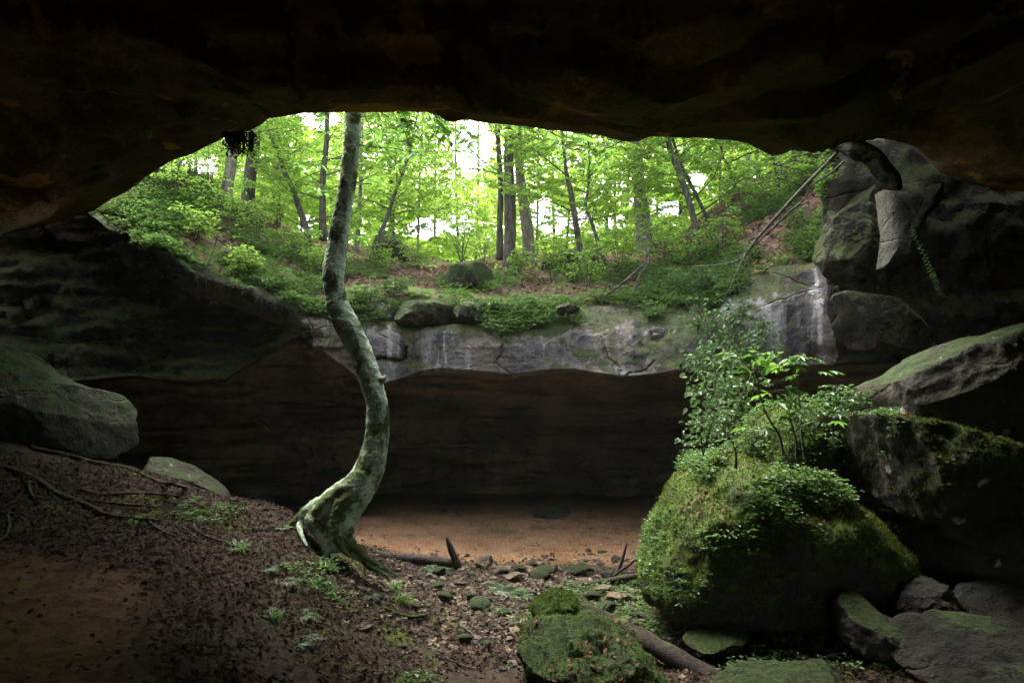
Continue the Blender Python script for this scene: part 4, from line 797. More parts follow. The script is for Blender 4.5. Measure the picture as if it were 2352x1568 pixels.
fw = lambda c, n_: sst(28, 14, c[:, 1])*(np.abs(PX(c)[:, 0]-1100) < 1000)*sst(-.2, .2, fbm(c*.5, 3, 90)+.1)
litter('forest_leaf_litter', *FOR, fw, 34000, np.random.RandomState(4), (.07, .14))
# gravel
rs = np.random.RandomState(9)
gp, gn = sample(*GRD, lambda c, n_: sst(6., 7.5, c[:, 1])*sst(11.6, 9.8, c[:, 1])*sst(-2.2, -1.4, c[:, 0]+fbm(c, 3, 3)*.6)*sst(6, 4.5, c[:, 0]), 7500, rs)
bm_ = stone_mesh(99, M['stone']); bv = np.array([v.co[:] for v in bm_.vertices]); 
small = tube([(0, 0, -.4), (0, 0, -.15), (0, 0, .2), (0, 0, .4)], [.5, 1, .9, .35], 7, 1); sv_, sq, st_ = small
A_ = Acc()
for p, n_ in zip(gp, gn):
    r = .012+.085*rs.rand()**3.5; V = sv_*np.array([1, rs.uniform(.5, 1), rs.uniform(.6, 1)])*r; a = rs.rand()*6.28; V = V+rs.normal(size=V.shape)*r*.12
    R_ = np.array([[math.cos(a), -math.sin(a), 0], [math.sin(a), math.cos(a), 0], [0, 0, 1]]); A_.add(V@R_.T+p, sq, st_)
g_ = A_.build('gravel', M['stone'], smooth=False); g_.data.materials.append(M['stone_tan']); nf = len(g_.data.polygons)
mi = (np.repeat(rs.rand(nf//7+1), 7)[:nf] > .72).astype(np.int32); g_.data.polygons.foreach_set('material_index', mi); tag(g_, kind='stuff')

def rosettes(P0, N0, rs, out, h=(.06, .25), nl=(5, 9), ll=(.05, .10), stems=None, lean=.3):
    for p, n_ in zip(P0, N0):
        H = rs.uniform(*h); k = rs.randint(*nl); up = unit(np.array([0, 0, 1.])+n_*.5+rs.normal(size=3)*lean); tp = p+up*H
        if stems is not None: stems.tube([p, (p+tp)/2+rs.normal(size=3)*.01, tp], [.004, .003, .0015], 3, 1)
        az = rs.rand()*6.28+np.arange(k)*2.4; t = rs.uniform(.55, 1, k); d = np.stack([np.cos(az), np.sin(az), rs.uniform(-.1, .45, k)], 1)
        s = rs.uniform(*ll); off = d*(rs.uniform(.1, .9, k)*H*.5)[:, None]
        out[0].append(p+up*H*t[:, None]+off); out[1].append(d); out[2].append(unit(np.array([0, 0, 1.])+rs.normal(size=(k, 3))*.3)); out[3].append(np.full(k, s)*rs.uniform(.7, 1.2, k))
def cover(name, V, q, wf, n, seed, mat, **k):
    rs = np.random.RandomState(seed); p, nr = sample(V, q, wf, n, rs); out = new(); rosettes(p, nr, rs, out, **k); return tag(flush(name, out, mat, None, .55), kind='stuff')
cover('forest_undergrowth', *FOR, lambda c, n_: sst(15.0, 17.5, c[:, 1]+(c[:, 0] < -4.5)*1.5)*(np.abs(PX(c)[:, 0]-1120) < 950)*sst(-.12, .12, fbm(c*.7+30, 3, 92)+.03+.15*sst(16, 20, c[:, 1])+.35*(c[:, 0] < -4.)), 9500, 5, M['leaf_forest'], h=(.05, .55), ll=(.07, .13))
cover('rim_undergrowth', *FOR, lambda c, n_: sst(17.5, 14.5, c[:, 1])*(np.abs(PX(c)[:, 0]-1050) < 850)*sst(-.1, .15, fbm(c*.8, 3, 94)+.03+.3*(c[:, 0] < -3.8)*1), 7800, 6, M['leaf_low'], h=(.05, .32), ll=(.06, .10))
cover('mound_undergrowth', *GRD, lambda c, n_: sst(5., 6.5, c[:, 1])*sst(10.4, 9.6, c[:, 1])*sst(-4.6, -3, c[:, 0])*sst(4, 2, c[:, 0])*sst(.0, .3, fbm(c*.75+9, 3, 14)), 900, 7, M['leaf_low'], h=(.03, .12), ll=(.03, .06))

# plants rooted in the broken edge and hanging down the face
cl = CLIFF[0].reshape(G.shape); nu_ = len(U); i0, i1 = len(G)-26, len(G)-6
sub = cl[i0:i1]; cu = PX(sub.reshape(-1, 3))
cover('cliff_edge_plants', sub.reshape(-1, 3), grid_faces(i1-i0, nu_), lambda c, n_: (np.abs(PX(c)[:, 0]-1120) < 800)*sst(60, 15, PX(c)[:, 1]-np.interp(PX(c)[:, 0], RIM[:, 0], RIM[:, 1]))*sst(-.02, .25, fbm(c*1.0+5, 3, 96)+.25*(c[:, 0] < -3)+.3*np.exp(-((PX(c)[:, 0]-1170)/90)**2)+.2*np.exp(-((PX(c)[:, 0]-900)/90)**2)), 2300, 8, M['leaf_low'], h=(.05, .22), ll=(.05, .09))

p, nr = sample(*GRD, lambda c, n_: sst(4.2, 6., c[:, 1])*sst(10.6, 9.6, c[:, 1])*sst(-5, -3.6, c[:, 0])*sst(5, 3, c[:, 0])*sst(.02, .3, fbm(c*.75+9, 3, 14)+.15*fbm(c*4, 3, 6)), 22000, np.random.RandomState(15))
M['moss_dim'] = leaf_mat('dim_moss_tip', [(.015, .03, .003), (.035, .065, .005), (.06, .105, .007)], .3, gloss=.05)
n = len(p); r_ = np.random.RandomState(16); l = r_.uniform(.012, .035, n); tag(leaf_obj('ground_moss', p, unit(nr+r_.normal(size=(n, 3))*.7), rndv(n), l, l*.5, M['moss_dim']), kind='stuff')

# fallen twigs
p, nr = sample(*GRD, gw, 900, np.random.RandomState(25)); r_ = np.random.RandomState(26); A_ = Acc()
for a_, n_ in zip(p, nr):
    v_ = rndv(1)[0]; v_ = unit(v_-n_*np.dot(v_, n_)*.9); L_ = r_.uniform(.06, .35)*(1+r_.rand()**6); s_ = r_.uniform(.0015, .005); A_.tube([a_+n_*.01, a_+v_*L_*.5+n_*.03+r_.normal(size=3)*.02, a_+v_*L_+n_*.015], [s_, s_*.8, s_*.4], 4, 2)
tag(A_.build('fallen_twigs', M['twig']), kind='stuff')

r_ = np.random.RandomState(31); A_ = Acc()
for i_ in range(420):
    u = r_.choice([r_.uniform(430, 760), r_.uniform(820, 1130), r_.uniform(1240, 1850)], p=[.4, .4, .2]); v = np.interp(u, RIM[:, 0], RIM[:, 1])+r_.uniform(-6, 14); d_ = np.interp(u, RIM[:, 0], RIM[:, 2])-r_.uniform(.12, .3)
    p0 = P(u, v, d_); L_ = r_.uniform(.06, .3)*(1+.8*(r_.rand() > .85)); s_ = r_.uniform(.002, .006); w_ = r_.normal(size=3)*.05; w_[1] *= .4
    A_.tube([p0+[0, .25, .03], p0, p0+w_+[0, 0, -L_*.5], p0+w_*2+[0, 0, -L_]], [s_, s_, s_*.7, s_*.3], 4, 2)
tag(A_.build('hanging_rootlets', M['root']), kind='stuff')
# ---------------------------------------------------------------- shrubs, saplings and ferns one can tell apart
rs = np.random.RandomState(31)
def shrub(label, cat, base, h, rs, mat, name='shrub', ll=.08, nst=4, spread=.5, group=None, wr=.55, n=9):
    root = empty(name, base, label, cat, group); tw = Acc(); out = new()
    for s in range(nst):
        a = s*2.4+rs.rand(); tip = np.array([math.cos(a)*spread*h*rs.uniform(.2, .8), math.sin(a)*spread*h*rs.uniform(.2, .8), h*rs.uniform(.7, 1.)])
        mid = tip*.5+np.array([0, 0, .05*h]); tw.tube([(0, 0, -.05), mid, tip], [.007*h+.003, .005*h+.002, .002], 5, 3)
        for t in np.linspace(.3, 1, n):
            p = mid*(2*t) if t < .5 else mid+(tip-mid)*(2*t-1); az = rs.rand()*6.28
            spray(p, (math.cos(az), math.sin(az), rs.uniform(0, .5)), h*rs.uniform(.2, .42), rs, tw, out, 7, ll, .003, .55, .45, .2, 1.2)
    tw.build('stem', M['bark'], root); flush('foliage', out, mat, root, wr); return root
SH = [('bushy sapling at the left end of the slope under the roof edge', 400, 470, 1.3), ('leafy bush in front of the pale left trunk', 500, 520, 1.1), ('leafy bush below the thick reddish trunk', 590, 560, 1.0), ('bush at the foot of the crooked left trunk', 690, 600, .9),
 ('bush hugging the curved trunk on its left', 735, 640, .8), ('small bush just right of the curved trunk', 870, 625, .8), ('pale green bush left of the mossy forest boulder', 960, 620, .9), ('broad-leaved bush behind the mossy forest boulder', 1110, 610, 1.2),
 ('light bush between the two central trunks', 1195, 640, .8), ('layered bush right of the grey central trunk', 1270, 650, 1.2), ('layered bush at the foot of the slim leaning trunk', 1350, 665, 1.1), ('dense bush left of the vine-wrapped trunk', 1425, 640, 1.3),
 ('dense bush right of the vine-wrapped trunk', 1520, 620, 1.4), ('bush in front of the leaning right trunk', 1590, 630, 1.1), ('bush in the hollow of the right slope', 1660, 590, 1.2), ('bright bush halfway up the right slope', 1710, 520, 1.3),
 ('bush behind the fork of the dead branch', 1770, 490, 1.2), ('bush beside the rock buttress at the right end', 1850, 450, 1.0), ('bush at the top right of the opening under the roof', 1870, 380, 1.1), ('bright bush on the far ridge left of the central pair', 1060, 600, 1.3),
 ('bush on the left slope below the roof tuft', 450, 560, .8), ('bush at the broken edge of the left slope', 560, 640, .7), ('bush on the ridge left of the curved trunk', 640, 520, 1.4), ('tall bush on the ridge behind the dark outcrop', 480, 450, 1.6)]
for lb, u, v, h in SH:
    b, _ = hit(u, v, T_F, 16); shrub(lb, 'bush', b-np.array([0, 0, .03]), h, rs, M['leaf_forest'], ll=.085, group='bushes on the forest floor', nst=5)
# bushes leaning over the rim of the cliff
RB = [('low leafy clump spilling over the rim left of the mid cliff', 1120, 745, .45), ('low leafy clump hanging over the mid cliff edge', 1190, 752, .5), ('low leafy clump over the dark broken ledge', 900, 700, .45), ('leafy clump over the rim where the pale streak starts', 1245, 735, .35),
 ('blue-green bush hanging over the cliff above the vine', 1590, 705, .7), ('blue-green bush trailing at the top of the right cliff', 1650, 690, .6), ('blue-green clump at the rim left of the trailing bush', 1530, 700, .5), ('small clump on the rim near the curved trunk', 830, 712, .35), ('leafy clump on the left rim above the layered ledge', 620, 690, .4)]
for lb, u, v, h in RB:
    b, _ = hit(u, v-14, T_F, 13.2); shrub(lb, 'bush', b, h, rs, M['leaf_blue'] if 'blue' in lb else M['leaf_low'], ll=.07, group='plants hanging over the cliff rim', nst=6, spread=1.3)

# vines
def vine(label, pts, mat, wide, ll, n, seed, name='hanging_vine'):
    rs = np.random.RandomState(seed); p = np.array([P(*q) for q in pts]); C = catmull(p, 10); base = C[0].copy(); C = C-base
    root = empty(name, base, label, 'vine'); A_ = Acc(); A_.tube(p-base, np.linspace(.010, .003, len(p)), 5, 6); out = new()
    t = np.sort(rs.rand(n))*(len(C)-1.01); i = t.astype(int); f = (t-i)[:, None]; pos = C[i]*(1-f)+C[i+1]*f
    w_ = np.interp(t/len(C), np.linspace(0, 1, len(wide)), wide); off = rs.normal(size=(n, 3))*w_[:, None]*np.array([1, .6, .7]); q = pos+off
    for k in range(0, n, 5): A_.tube([pos[k], (pos[k]+q[k])/2+[0, 0, -.02], q[k]], [.004, .003, .0015], 3, 1)
    d = unit(off*.6+rs.normal(size=(n, 3))*.5*w_[:, None]+np.array([0, 0, -.5])*w_[:, None]); out = [[q], [d], [unit(np.array([0, -.7, .8])+rs.normal(size=(n, 3))*.5)], [ll*rs.uniform(.6, 1.2, n)]]
    A_.build('stem', M['twig'], root); flush('foliage', out, mat, root, .75); return root
vine('thick leafy vine hanging from the cliff rim down to the huge boulder', [(1700,700,12.4),(1690,760,12.2),(1660,820,11.2),(1640,880,10.4),(1650,930,9.9),(1640,985,9.5)], M['leaf_blue'], [.12, .30, .26, .20, .18, .18], .105, 700, 3)
vine('leafy vine falling across the cliff above the saplings', [(1600,700,12.6),(1620,750,12.4),(1640,800,12.2),(1600,835,12.)], M['leaf_blue'], [.25, .22, .18, .1], .12, 260, 4)
vine('second dark leafy vine curtain beside the tall sapling', [(1740,740,12.),(1735,800,11.5),(1725,860,10.8),(1700,915,10.2),(1690,975,9.9)], M['leaf_blue'], [.1, .18, .2, .16, .12], .10, 360, 5)
vine('thin bare-looking vine strand below the layered ledge', [(752,735,12.3),(750,770,12.2),(758,790,12.2)], M['leaf_low'], [.02, .05, .07], .06, 24, 6)
# pale herringbone strand hanging in front of the right wall
root = empty('hanging_strand', P(2102, 525, 8.6), 'thin pale strand with comb-like leaves dangling in the dark at right', 'vine')
pp = np.array([P(u, v, 8.6) for u, v in [(2095,515),(2102,545),(2125,590),(2140,625),(2150,650),(2165,680),(2200,683)]])-P(2102, 525, 8.6)
A_ = Acc(); A_.tube(pp, np.linspace(.006, .003, 7), 5, 6); A_.build('stem', M['twig'], root); C = catmull(pp, 9); n = len(C); k = np.arange(n); sg = np.where(k % 2, 1, -1)[:, None]
flush('foliage', [[C], [unit(np.array([1, .1, .25])*sg+rs.normal(size=(n, 3))*.15)], [unit(np.array([0, -1, .5])+rs.normal(size=(n, 3))*.2)], [np.full(n, .055)*np.sin(np.linspace(.5, 2.9, n))]], M['leaf_blue'], root, .38)

# bare dead branches leaning across the right slope
def dead(label, paths, name='dead_branch', mat='twig', cat='branch'):
    A_ = Acc()
    for i, p in enumerate(paths): A_.tube([P(q[0], q[1], q[3]) for q in p], [q[2]*.62/2/F*q[3] for q in p], 8, 5, .15, i)
    return tag(A_.build(name, M[mat]), label, cat)
dead('long bare dead branch slanting from the roof corner down over the right slope', [[(1935,335,13,10.6),(1900,375,13,10.9),(1850,425,13,11.3),(1800,480,13,11.7),(1750,535,12,12.1),(1715,580,10,12.4),(1690,600,7,12.6),(1640,610,5,12.8),(1580,612,4,13)],
 [(1715,578,9,12.4),(1695,620,6,12.4),(1675,665,4,12.4),(1660,690,3,12.4)], [(1790,490,6,11.8),(1820,475,4,11.8),(1850,470,3,11.8)]])
dead('second bare branch running beside the long dead branch', [[(1940,370,8,10.7),(1905,400,9,10.9),(1865,425,8,11.2),(1850,455,8,11.4),(1810,490,9,11.7),(1770,530,8,12.),(1735,560,5,12.2)]])
dead('forked bare twig hanging over the right end of the cliff', [[(1720,590,6,12.5),(1722,620,5,12.5),(1716,660,4,12.5),(1710,700,4,12.4),(1700,740,2,12.4)],[(1716,700,4,12.4),(1730,730,3,12.4),(1738,760,2,12.3)]])
dead('fine bare twigs dangling beside the rock buttress', [[(1870,600,4,11.9),(1890,625,3,11.8),(1910,650,3,11.7),(1930,670,2,11.6)],[(1875,595,3,11.9),(1895,610,2,11.8),(1905,640,2,11.8)]])
dead('pale broken stake standing at the left rim', [[(472,625,7,12.4),(480,600,6,12.4),(492,570,5,12.5),(500,540,4,12.5)],[(472,638,10,12.35),(480,615,8,12.4)]])
dead('dark root stick crossing the rim below the vine-wrapped trunk', [[(1480,560,8,14),(1490,600,10,13.8),(1465,640,9,13.6),(1460,670,6,13.5)],[(1488,600,8,13.8),(1430,650,9,13.4),(1390,680,7,13.3)],[(1485,590,5,13.8),(1500,560,4,13.8)]], mat='bark')
# tuft of black roots under the left roof edge
root = empty('root_tuft', P(548, 305, 8.5), 'tuft of dark hanging roots and moss under the left roof edge', 'root tuft'); A_ = Acc(); rs = np.random.RandomState(8)
for i in range(70):
    u = rs.choice([rs.uniform(520, 562), rs.uniform(572, 582)], p=[.75, .25]); L_ = rs.uniform(.08, .34); p0 = P(u, 300+rs.rand()*10, 8.55)-P(548, 305, 8.5)
    A_.tube([p0, p0+[rs.normal()*.03, rs.normal()*.03, -L_*.6], p0+[rs.normal()*.05, rs.normal()*.04, -L_]], [.010, .007, .002], 4, 3)
A_.build('rootlet', M['root'], root); out = new(); n = 260; q = np.stack([rs.uniform(-.2, .16, n), rs.normal(size=n)*.05, -rs.rand(n)**1.5*.28], 1)
flush('moss', [[q], [unit(rndv(n)+[0, 0, -.8])], [rndv(n)], [rs.uniform(.03, .07, n)]], M['litter'], root, .5).name = 'moss_fringe'

# lobed-leaf saplings on the huge boulder
def lobed(pos, d, nrm, L):
    """five-lobed leaves, one polygon fan each"""
    ang = np.radians([180, 115, 82, 62, 30, 22, 0, -22, -30, -62, -82, -115]); rr = np.array([.12, .42, .78, .40, .48, .86, 1.0, .86, .48, .40, .78, .42])
    ang = np.radians([180, 125, 75, 58, 42, 22, 0, -22, -42, -58, -75, -125]); rr = np.array([.10, .45, .80, .46, .90, .50, 1.12, .50, .90, .46, .80, .45])
    d = unit(d); s = unit(np.cross(d, nrm)); up = np.cross(s, d); c = pos+d*(L*.32)[:, None]; Vs = [c]
    for a, r in zip(ang, rr): Vs.append(c+(d*math.cos(a)+s*math.sin(a))*(L*.62*r)[:, None]-up*(L*.16*r*r)[:, None]*(1 if r > .6 else .3))
    V = np.stack(Vs, 1).reshape(-1, 3); n = len(pos); k = np.arange(n)[:, None, None]*13; i = np.arange(12); T = np.stack([0*i, i+1, (i+1) % 12+1], 1)[None]
    return V, (k+T).reshape(-1, 3)
def sapling(label, path, sprigs, L, seed, rad0=6, name='maple_sapling'):
    rs = np.random.RandomState(seed); p = np.array([P(*q[:3]) for q in path]); base = p[0].copy(); root = empty(name, base, label, 'sapling'); A_ = Acc()
    A_.tube(p-base, np.linspace(rad0/F*4, .003, len(p)), 7, 6, .1, seed); pos = []; dr = []; C = catmull(p-base, 10)
    for u, v, d, n in sprigs:
        c = P(u, v, d)-base; j = np.argmin(np.linalg.norm(C-c, axis=1)-.3*(C[:, 2] < c[2])); A_.tube([C[j], (C[j]+c)/2+[0, 0, .03], c], [.005, .004, .002], 4, 3)
        for k in range(n):
            a = rs.rand()*6.28; dd = np.array([math.cos(a), math.sin(a)*.8, rs.uniform(-.3, .1)]); q = c+dd*rs.uniform(.05, .14); A_.tube([c, (c+q)/2+[0, 0, .01], q], [.003, .002, .0015], 3, 1); pos.append(q); dr.append(dd)
    n = len(pos); V, T = lobed(np.array(pos), np.array(dr), unit(np.array([0, -.25, 1.])+rs.normal(size=(n, 3))*.3), L*rs.uniform(.7, 1.25, n))
    A_.build('stem', M['twig'], root); mesh('foliage', V, [T], M['leaf_maple'], root, smooth=False, attr=np.repeat(rs.rand(n), 12)); return root
sapling('tall sapling with bright lobed leaves on top of the huge boulder', [(1850,1060,7.2),(1842,1000,7.2),(1838,940,7.2),(1832,880,7.2),(1820,825,7.2)], [(1815,812,7.1,3),(1850,812,7.2,4),(1790,842,7.1,3),(1865,850,7.2,2),(1825,860,7.,2),(1800,830,7.3,2),(1835,838,7.,2),(1860,825,7.1,2),(1790,875,7.,2),(1770,900,7.1,2)], .20, 3)
sapling('bushy sapling with wide lobed leaves left of the tall sapling', [(1800,1045,6.9),(1790,1000,6.9),(1760,950,6.9),(1740,890,6.9),(1720,830,6.9)], [(1670,815,6.9,3),(1700,808,6.9,3),(1730,812,6.9,3),(1760,820,6.9,2),(1690,835,6.8,2),(1650,825,6.9,2),(1745,850,6.9,2)], .19, 4)
sapling('low sapling with the largest lobed leaves in front of the mossy knob', [(1830,1060,6.8),(1828,1010,6.8),(1815,960,6.8),(1810,930,6.8)], [(1770,920,6.8,3),(1800,915,6.8,3),(1835,920,6.8,3),(1860,925,6.8,2),(1785,945,6.7,2),(1820,940,6.7,2),(1890,945,6.8,2),(1900,960,6.8,2),(1850,950,6.7,2),(1780,895,6.9,2),(1740,975,6.8,2)], .21, 5)
sapling('small lobed-leaf seedling low on the boulder front', [(1690,1075,6.3),(1690,1040,6.3),(1680,1010,6.3)], [(1660,1000,6.3,2),(1695,1005,6.3,3),(1720,1020,6.3,2),(1740,1010,6.3,2)], .12, 6)
TB_ = ALLB
rs = np.random.RandomState(12)
BP = [('upright leafy shoot on the left shoulder of the huge boulder', 1615, 1035, .62, .05, 6.9), ('upright leafy shoot second from the left on the boulder shoulder', 1660, 1040, .75, .055, 7.), ('spreading plant overhanging the left edge of the huge boulder', 1590, 1060, .42, .05, 6.8),
 ('small shoot beside the mossy knob', 1730, 1045, .5, .05, 6.9), ('leafy plant right of the tall sapling', 1905, 1000, .45, .06, 7.1), ('pair of pale leafy shoots where boulder and slab meet', 1960, 955, .35, .06, 7.3), ('leafy clump in the crack between the huge and dark boulders', 1900, 1050, .4, .05, 6.9), ('pale leafy shoot at the lower end of the long slab', 1915, 945, .45, .06, 7.6)]
for lb, u, v, h, ll, dd_ in BP:
    b, n_ = hit(u, v, TB_, dd_); shrub(lb, 'plant', b, h*.8, rs, M['leaf_blue'], 'leafy_plant', ll, 3, .5, 'plants growing on the huge boulder', .6, 5)
# carpets of small plants on the boulders (real growth on the surface)
def on_boulder(name, idx, umin, umax, vmin, vmax, n, seed, mat, wob=.5, **k):
    V, q = BV[idx]; rs = np.random.RandomState(seed)
    def wf(c, nr):
        x = PX(c); x = x+np.stack([fbm(c*2, 3, 1)*60, fbm(c*2, 3, 2)*60], 1)
        return (x[:, 0] > umin)*(x[:, 0] < umax)*(x[:, 1] > vmin)*(x[:, 1] < vmax)*sst(-.15, .1, fbm(c*2.3, 3, seed))
    a, b, c, d = V[q[:, 0]], V[q[:, 1]], V[q[:, 2]], V[q[:, 3]]; nr = unit(np.cross(c-a, d-b)); ctr = V.mean(0); nr = np.where((np.sum(nr*(a-ctr), 1) < 0)[:, None], -nr, nr)
    w_ = np.linalg.norm(np.cross(c-a, d-b), axis=1)*wf((a+c)/2, nr)*sst(-.35, .3, nr[:, 2])*(nr[:, 1] < .6); i = rs.choice(len(q), n, p=w_/w_.sum()); s = rs.rand(n, 1); p = a[i]*(1-s)+c[i]*s
    out = new(); rosettes(p, nr[i], rs, out, **k); return tag(flush(name, out, mat, None, .6), kind='stuff')
on_boulder('boulder_ground_cover', 0, 1560, 1960, 1010, 1270, 1500, 3, M['leaf_low'], h=(.02, .16), ll=(.03, .06))
on_boulder('boulder_ivy', 0, 1470, 1660, 1180, 1400, 260, 4, M['leaf_low'], h=(.02, .08), ll=(.025, .045))
on_boulder('knob_ground_cover', 1, 1640, 1990, 900, 1130, 420, 5, M['leaf_low'], h=(.03, .16), ll=(.03, .055))
on_boulder('dark_boulder_ground_cover', 2, 1870, 2050, 930, 1060, 380, 6, M['leaf_blue'], h=(.02, .10), ll=(.02, .045))
def fuzz(idx, n, seed, L, mat, parent):
    V, q = BV[idx]; rs = np.random.RandomState(seed); a, b, c, d = V[q[:, 0]], V[q[:, 1]], V[q[:, 2]], V[q[:, 3]]; nr = unit(np.cross(c-a, d-b)); ctr = V.mean(0)
    nr = np.where((np.sum(nr*(a-ctr), 1) < 0)[:, None], -nr, nr); m_ = (a+c)/2; w_ = np.linalg.norm(np.cross(c-a, d-b), axis=1)*sst(-.55, .4, nr[:, 2]+.7*fbm(m_*1.7, 4, seed))*(nr[:, 1] < .7)
    i = rs.choice(len(q), n, p=w_/w_.sum()); s, t = rs.rand(n, 1), rs.rand(n, 1); p = a[i]*(1-s)*(1-t)+b[i]*s*(1-t)+c[i]*s*t+d[i]*(1-s)*t; nn = nr[i]
    dd = unit(nn+rs.normal(size=(n, 3))*.75); l = L*rs.uniform(.5, 1.4, n); o = leaf_obj('moss', p-np.array(parent.location), dd, rndv(n), l, l*.5, mat, parent); o['kind'] = 'stuff'
M['moss_tip'] = leaf_mat('moss_tip', [(.022, .042, .004), (.055, .095, .007), (.10, .155, .010)], .3, gloss=.05); 
fuzz(0, 26000, 1, .026, M['moss_tip'], b_main); fuzz(1, 9000, 2, .026, M['moss_tip'], b_top); fuzz(2, 12000, 3, .024, M['moss_dim'], b_right)
for ob_ in [o for o in S.objects if o.name.startswith('foreground_rock')]: fuzz(FR[ob_.name], 9000, 5, .016, M['moss_dim'], ob_)
M['litter_bright'] = leaf_mat('fresh_dead_leaf', [(.045, .027, .017), (.09, .052, .03), (.13, .08, .045)], .12, gloss=.04)
def drift(idx, umin, umax, vmin, vmax, n, seed, name):
    V, q = BV[idx]; rs = np.random.RandomState(seed); a, b, c, d = V[q[:, 0]], V[q[:, 1]], V[q[:, 2]], V[q[:, 3]]; nr = unit(np.cross(c-a, d-b)); ctr = V.mean(0); nr = np.where((np.sum(nr*(a-ctr), 1) < 0)[:, None], -nr, nr); m_ = (a+c)/2; x = PX(m_)
    w_ = np.linalg.norm(np.cross(c-a, d-b), axis=1)*(x[:, 0] > umin)*(x[:, 0] < umax)*(x[:, 1] > vmin)*(x[:, 1] < vmax)*sst(0, .5, nr[:, 2])*sst(-.05, .2, fbm(m_*2.5, 3, seed)); i = rs.choice(len(q), n, p=w_/w_.sum()); s = rs.rand(n, 1); p = a[i]*(1-s)+c[i]*s; dd = rndv(n); dd = unit(dd-nr[i]*np.sum(dd*nr[i], 1, keepdims=True)*.85); l = rs.uniform(.03, .06, n)
    tag(leaf_obj(name, p+nr[i]*.015, dd, unit(nr[i]+rs.normal(size=(n, 3))*.35), l, l*.7, M['litter_bright'], None, droop=-.2), kind='stuff')
drift(0, 1560, 2000, 1040, 1300, 420, 5, 'boulder_leaf_litter'); drift(2, 1880, 2300, 930, 1100, 160, 6, 'dark_boulder_leaf_litter'); drift(FR['foreground_rock'], 1180, 1530, 1420, 1600, 150, 7, 'rock_leaf_litter')
# ferns and grass tufts
def fern(label, u, v, r, seed, tree, group, nf=9, mat='leaf_low', yb=None):
    rs = np.random.RandomState(seed); b, _ = hit(u, v, tree); root = empty('fern', b, label, 'fern', group); A_ = Acc(); out = new()
    for k in range(nf):
        A_ = Acc(); out = new()
        a = k*6.28/nf+rs.rand()*.5; L = r*rs.uniform(.7, 1.1); t = np.linspace(0, 1, 12)[:, None]; h = np.array([[math.cos(a), math.sin(a), 0]])
        p = h*L*t+np.array([[0, 0, 1.]])*L*(.75*t-.72*t**2); A_.tube(p[::3], np.linspace(.004, .001, len(p[::3])), 3, 2); s = unit(np.cross(h, [0, 0, 1.])); w_ = L*.26*np.sin(np.linspace(.5, 3.0, 12))
        for sg in (1, -1): out[0].append(p); out[1].append(unit(s*sg+h*.35+rs.normal(size=(12, 3))*.05)); out[2].append(unit(np.array([[0, 0, 1.]])+rs.normal(size=(12, 3))*.15)); out[3].append(w_)
        V, Q = leaves(*[np.concatenate(x) for x in out[:3]], np.concatenate(out[3]), np.concatenate(out[3])*.38); A_.add(V, Q)
        A_.build('frond', M[mat], root)
rs = np.random.RandomState(2)
for i, (lb, u, v, r) in enumerate([('fern tuft on the mossy stone right of the short dark log', 1000, 1312, .26), ('dense fern tuft in the middle of the creek bed', 1165, 1362, .30), ('second fern overlapping the dense creek-bed tuft on its left', 1135, 1350, .24), ('fern overlapping the dense creek-bed tuft on its right', 1195, 1372, .24),
        ('small fern beside the mossy rock behind the broad one', 1300, 1388, .2), ('fern on the mound below the curved trunk roots', 660, 1340, .22), ('fern on the mound crest left of the tree roots', 650, 1215, .18), ('small fern low on the leafy mound', 690, 1420, .2), ('tiny fern at the foot of the mound', 690, 1480, .2), ('small fern on the mound right of the tree', 850, 1370, .18), ('fern by the knotted root on the mound', 545, 1262, .2), ('tiny fern on the mound left of the trunk base', 612, 1310, .18)]):
    fern(lb, u, v, r, i, T_G, 'ferns on the cave floor')
for i, (u, v) in enumerate([(870,640),(1045,612),(1025,655),(960,680),(1100,700),(760,600),(620,640),(560,600),(1290,690),(1480,690)]):
    fern(f'pale fern on the forest edge, {ORD[i] if 0 else ""}'.strip(', ') if 0 else ['pale fern just right of the curved trunk on the forest floor','broad pale fern above the mossy forest boulder','pale fern in front of the mossy forest boulder','fern among brown leaves right of the curved trunk','fern at the rim left of the central trunk foot','fern left of the curved trunk on the slope','fern among brown leaves on the left rim','long-fronded fern in the middle of the left slope','fern on the rim below the slim leaning trunk','fern on the rim below the vine-wrapped trunk'][i], u, v, .42, 40+i, T_F, 'ferns on the forest floor', 10, 'leaf_forest')
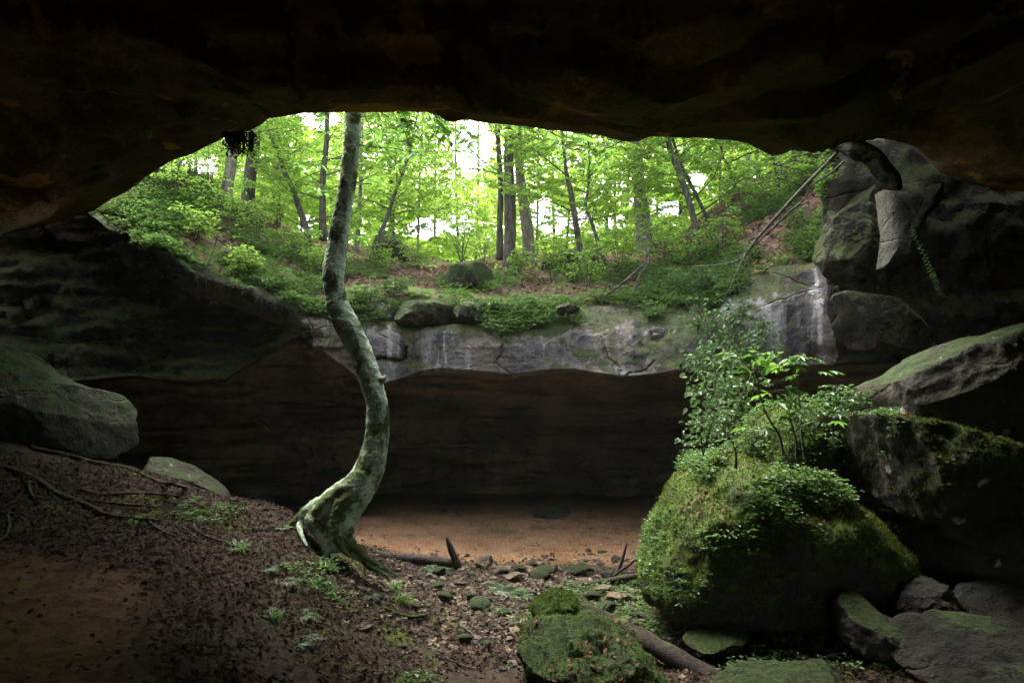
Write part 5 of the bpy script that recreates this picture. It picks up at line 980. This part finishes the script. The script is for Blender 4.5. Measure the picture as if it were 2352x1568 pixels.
def tuft(label, u, v, h, n, seed, tree, group):
    rs = np.random.RandomState(seed); b, _ = hit(u, v, tree); p = b+rs.normal(size=(n, 3))*np.array([.05, .05, .005]); a = rs.rand(n)*6.28
    out = []; V = []; Q = []
    for i in range(n):
        d = np.array([math.cos(a[i]), math.sin(a[i]), 0]); L = h*rs.uniform(.6, 1.1); s = np.array([-d[1], d[0], 0])*.004; q = [p[i]+d*L*t*t*.7+np.array([0, 0, 1])*L*(t-.45*t*t) for t in (0, .35, .7, 1)]
        V += [q[0]-s, q[0]+s, q[1]-s, q[1]+s, q[2]-s*.7, q[2]+s*.7, q[3]-s*.1, q[3]+s*.1]; k = i*8; Q += [(k, k+1, k+3, k+2), (k+2, k+3, k+5, k+4), (k+4, k+5, k+7, k+6)]
    o = mesh('grass_tuft', np.array(V)-b, [np.array(Q)], M['grass'], attr=np.repeat(rs.rand(n), 3)); o.location = b; return tag(o, label, 'grass', group)
for i, (lb, u, v, h, tr) in enumerate([('grass tuft between the grey stones at the right', 2235, 1405, .22, T_G), ('grass tuft at the left foot of the curved trunk', 745, 1310, .18, T_G), ('grass tuft on the mound left of the roots', 555, 1265, .2, T_G), ('bright grass tuft on the edge of the leafy bank', 925, 1385, .2, T_G), ('bright grass tuft higher on the leafy bank', 905, 1355, .18, T_G), ('arching grass clump at the top of the right cliff', 1800, 612, .4, T_F), ('arching grass clump above the trailing blue-green bush', 1700, 640, .4, T_F), ('grass tuft low on the mound by the small fern', 625, 1425, .16, T_G)]):
    tuft(lb, u, v, h, 70, i, tr, 'grass tufts')
# ---------------------------------------------------------------- the pale air of the wood
if HAZE:
    V = np.array([(x, y, z) for x in (-75, 75) for y in (-14, 95) for z in (-8, 40)], float); Q = np.array([(0, 1, 3, 2), (4, 6, 7, 5), (0, 4, 5, 1), (2, 3, 7, 6), (0, 2, 6, 4), (1, 5, 7, 3)])
    mh = bpy.data.materials.new('air'); mh.use_nodes = True; t_ = mh.node_tree; t_.nodes.clear()
    pv = t_.nodes.new('ShaderNodeVolumePrincipled'); pv.inputs['Density'].default_value = HAZE; pv.inputs['Color'].default_value = (.95, 1, .86, 1)
    oo = t_.nodes.new('ShaderNodeOutputMaterial'); t_.links.new(pv.outputs[0], oo.inputs['Volume'])
    tag(mesh('haze', V, [Q], mh, smooth=False), kind='stuff')
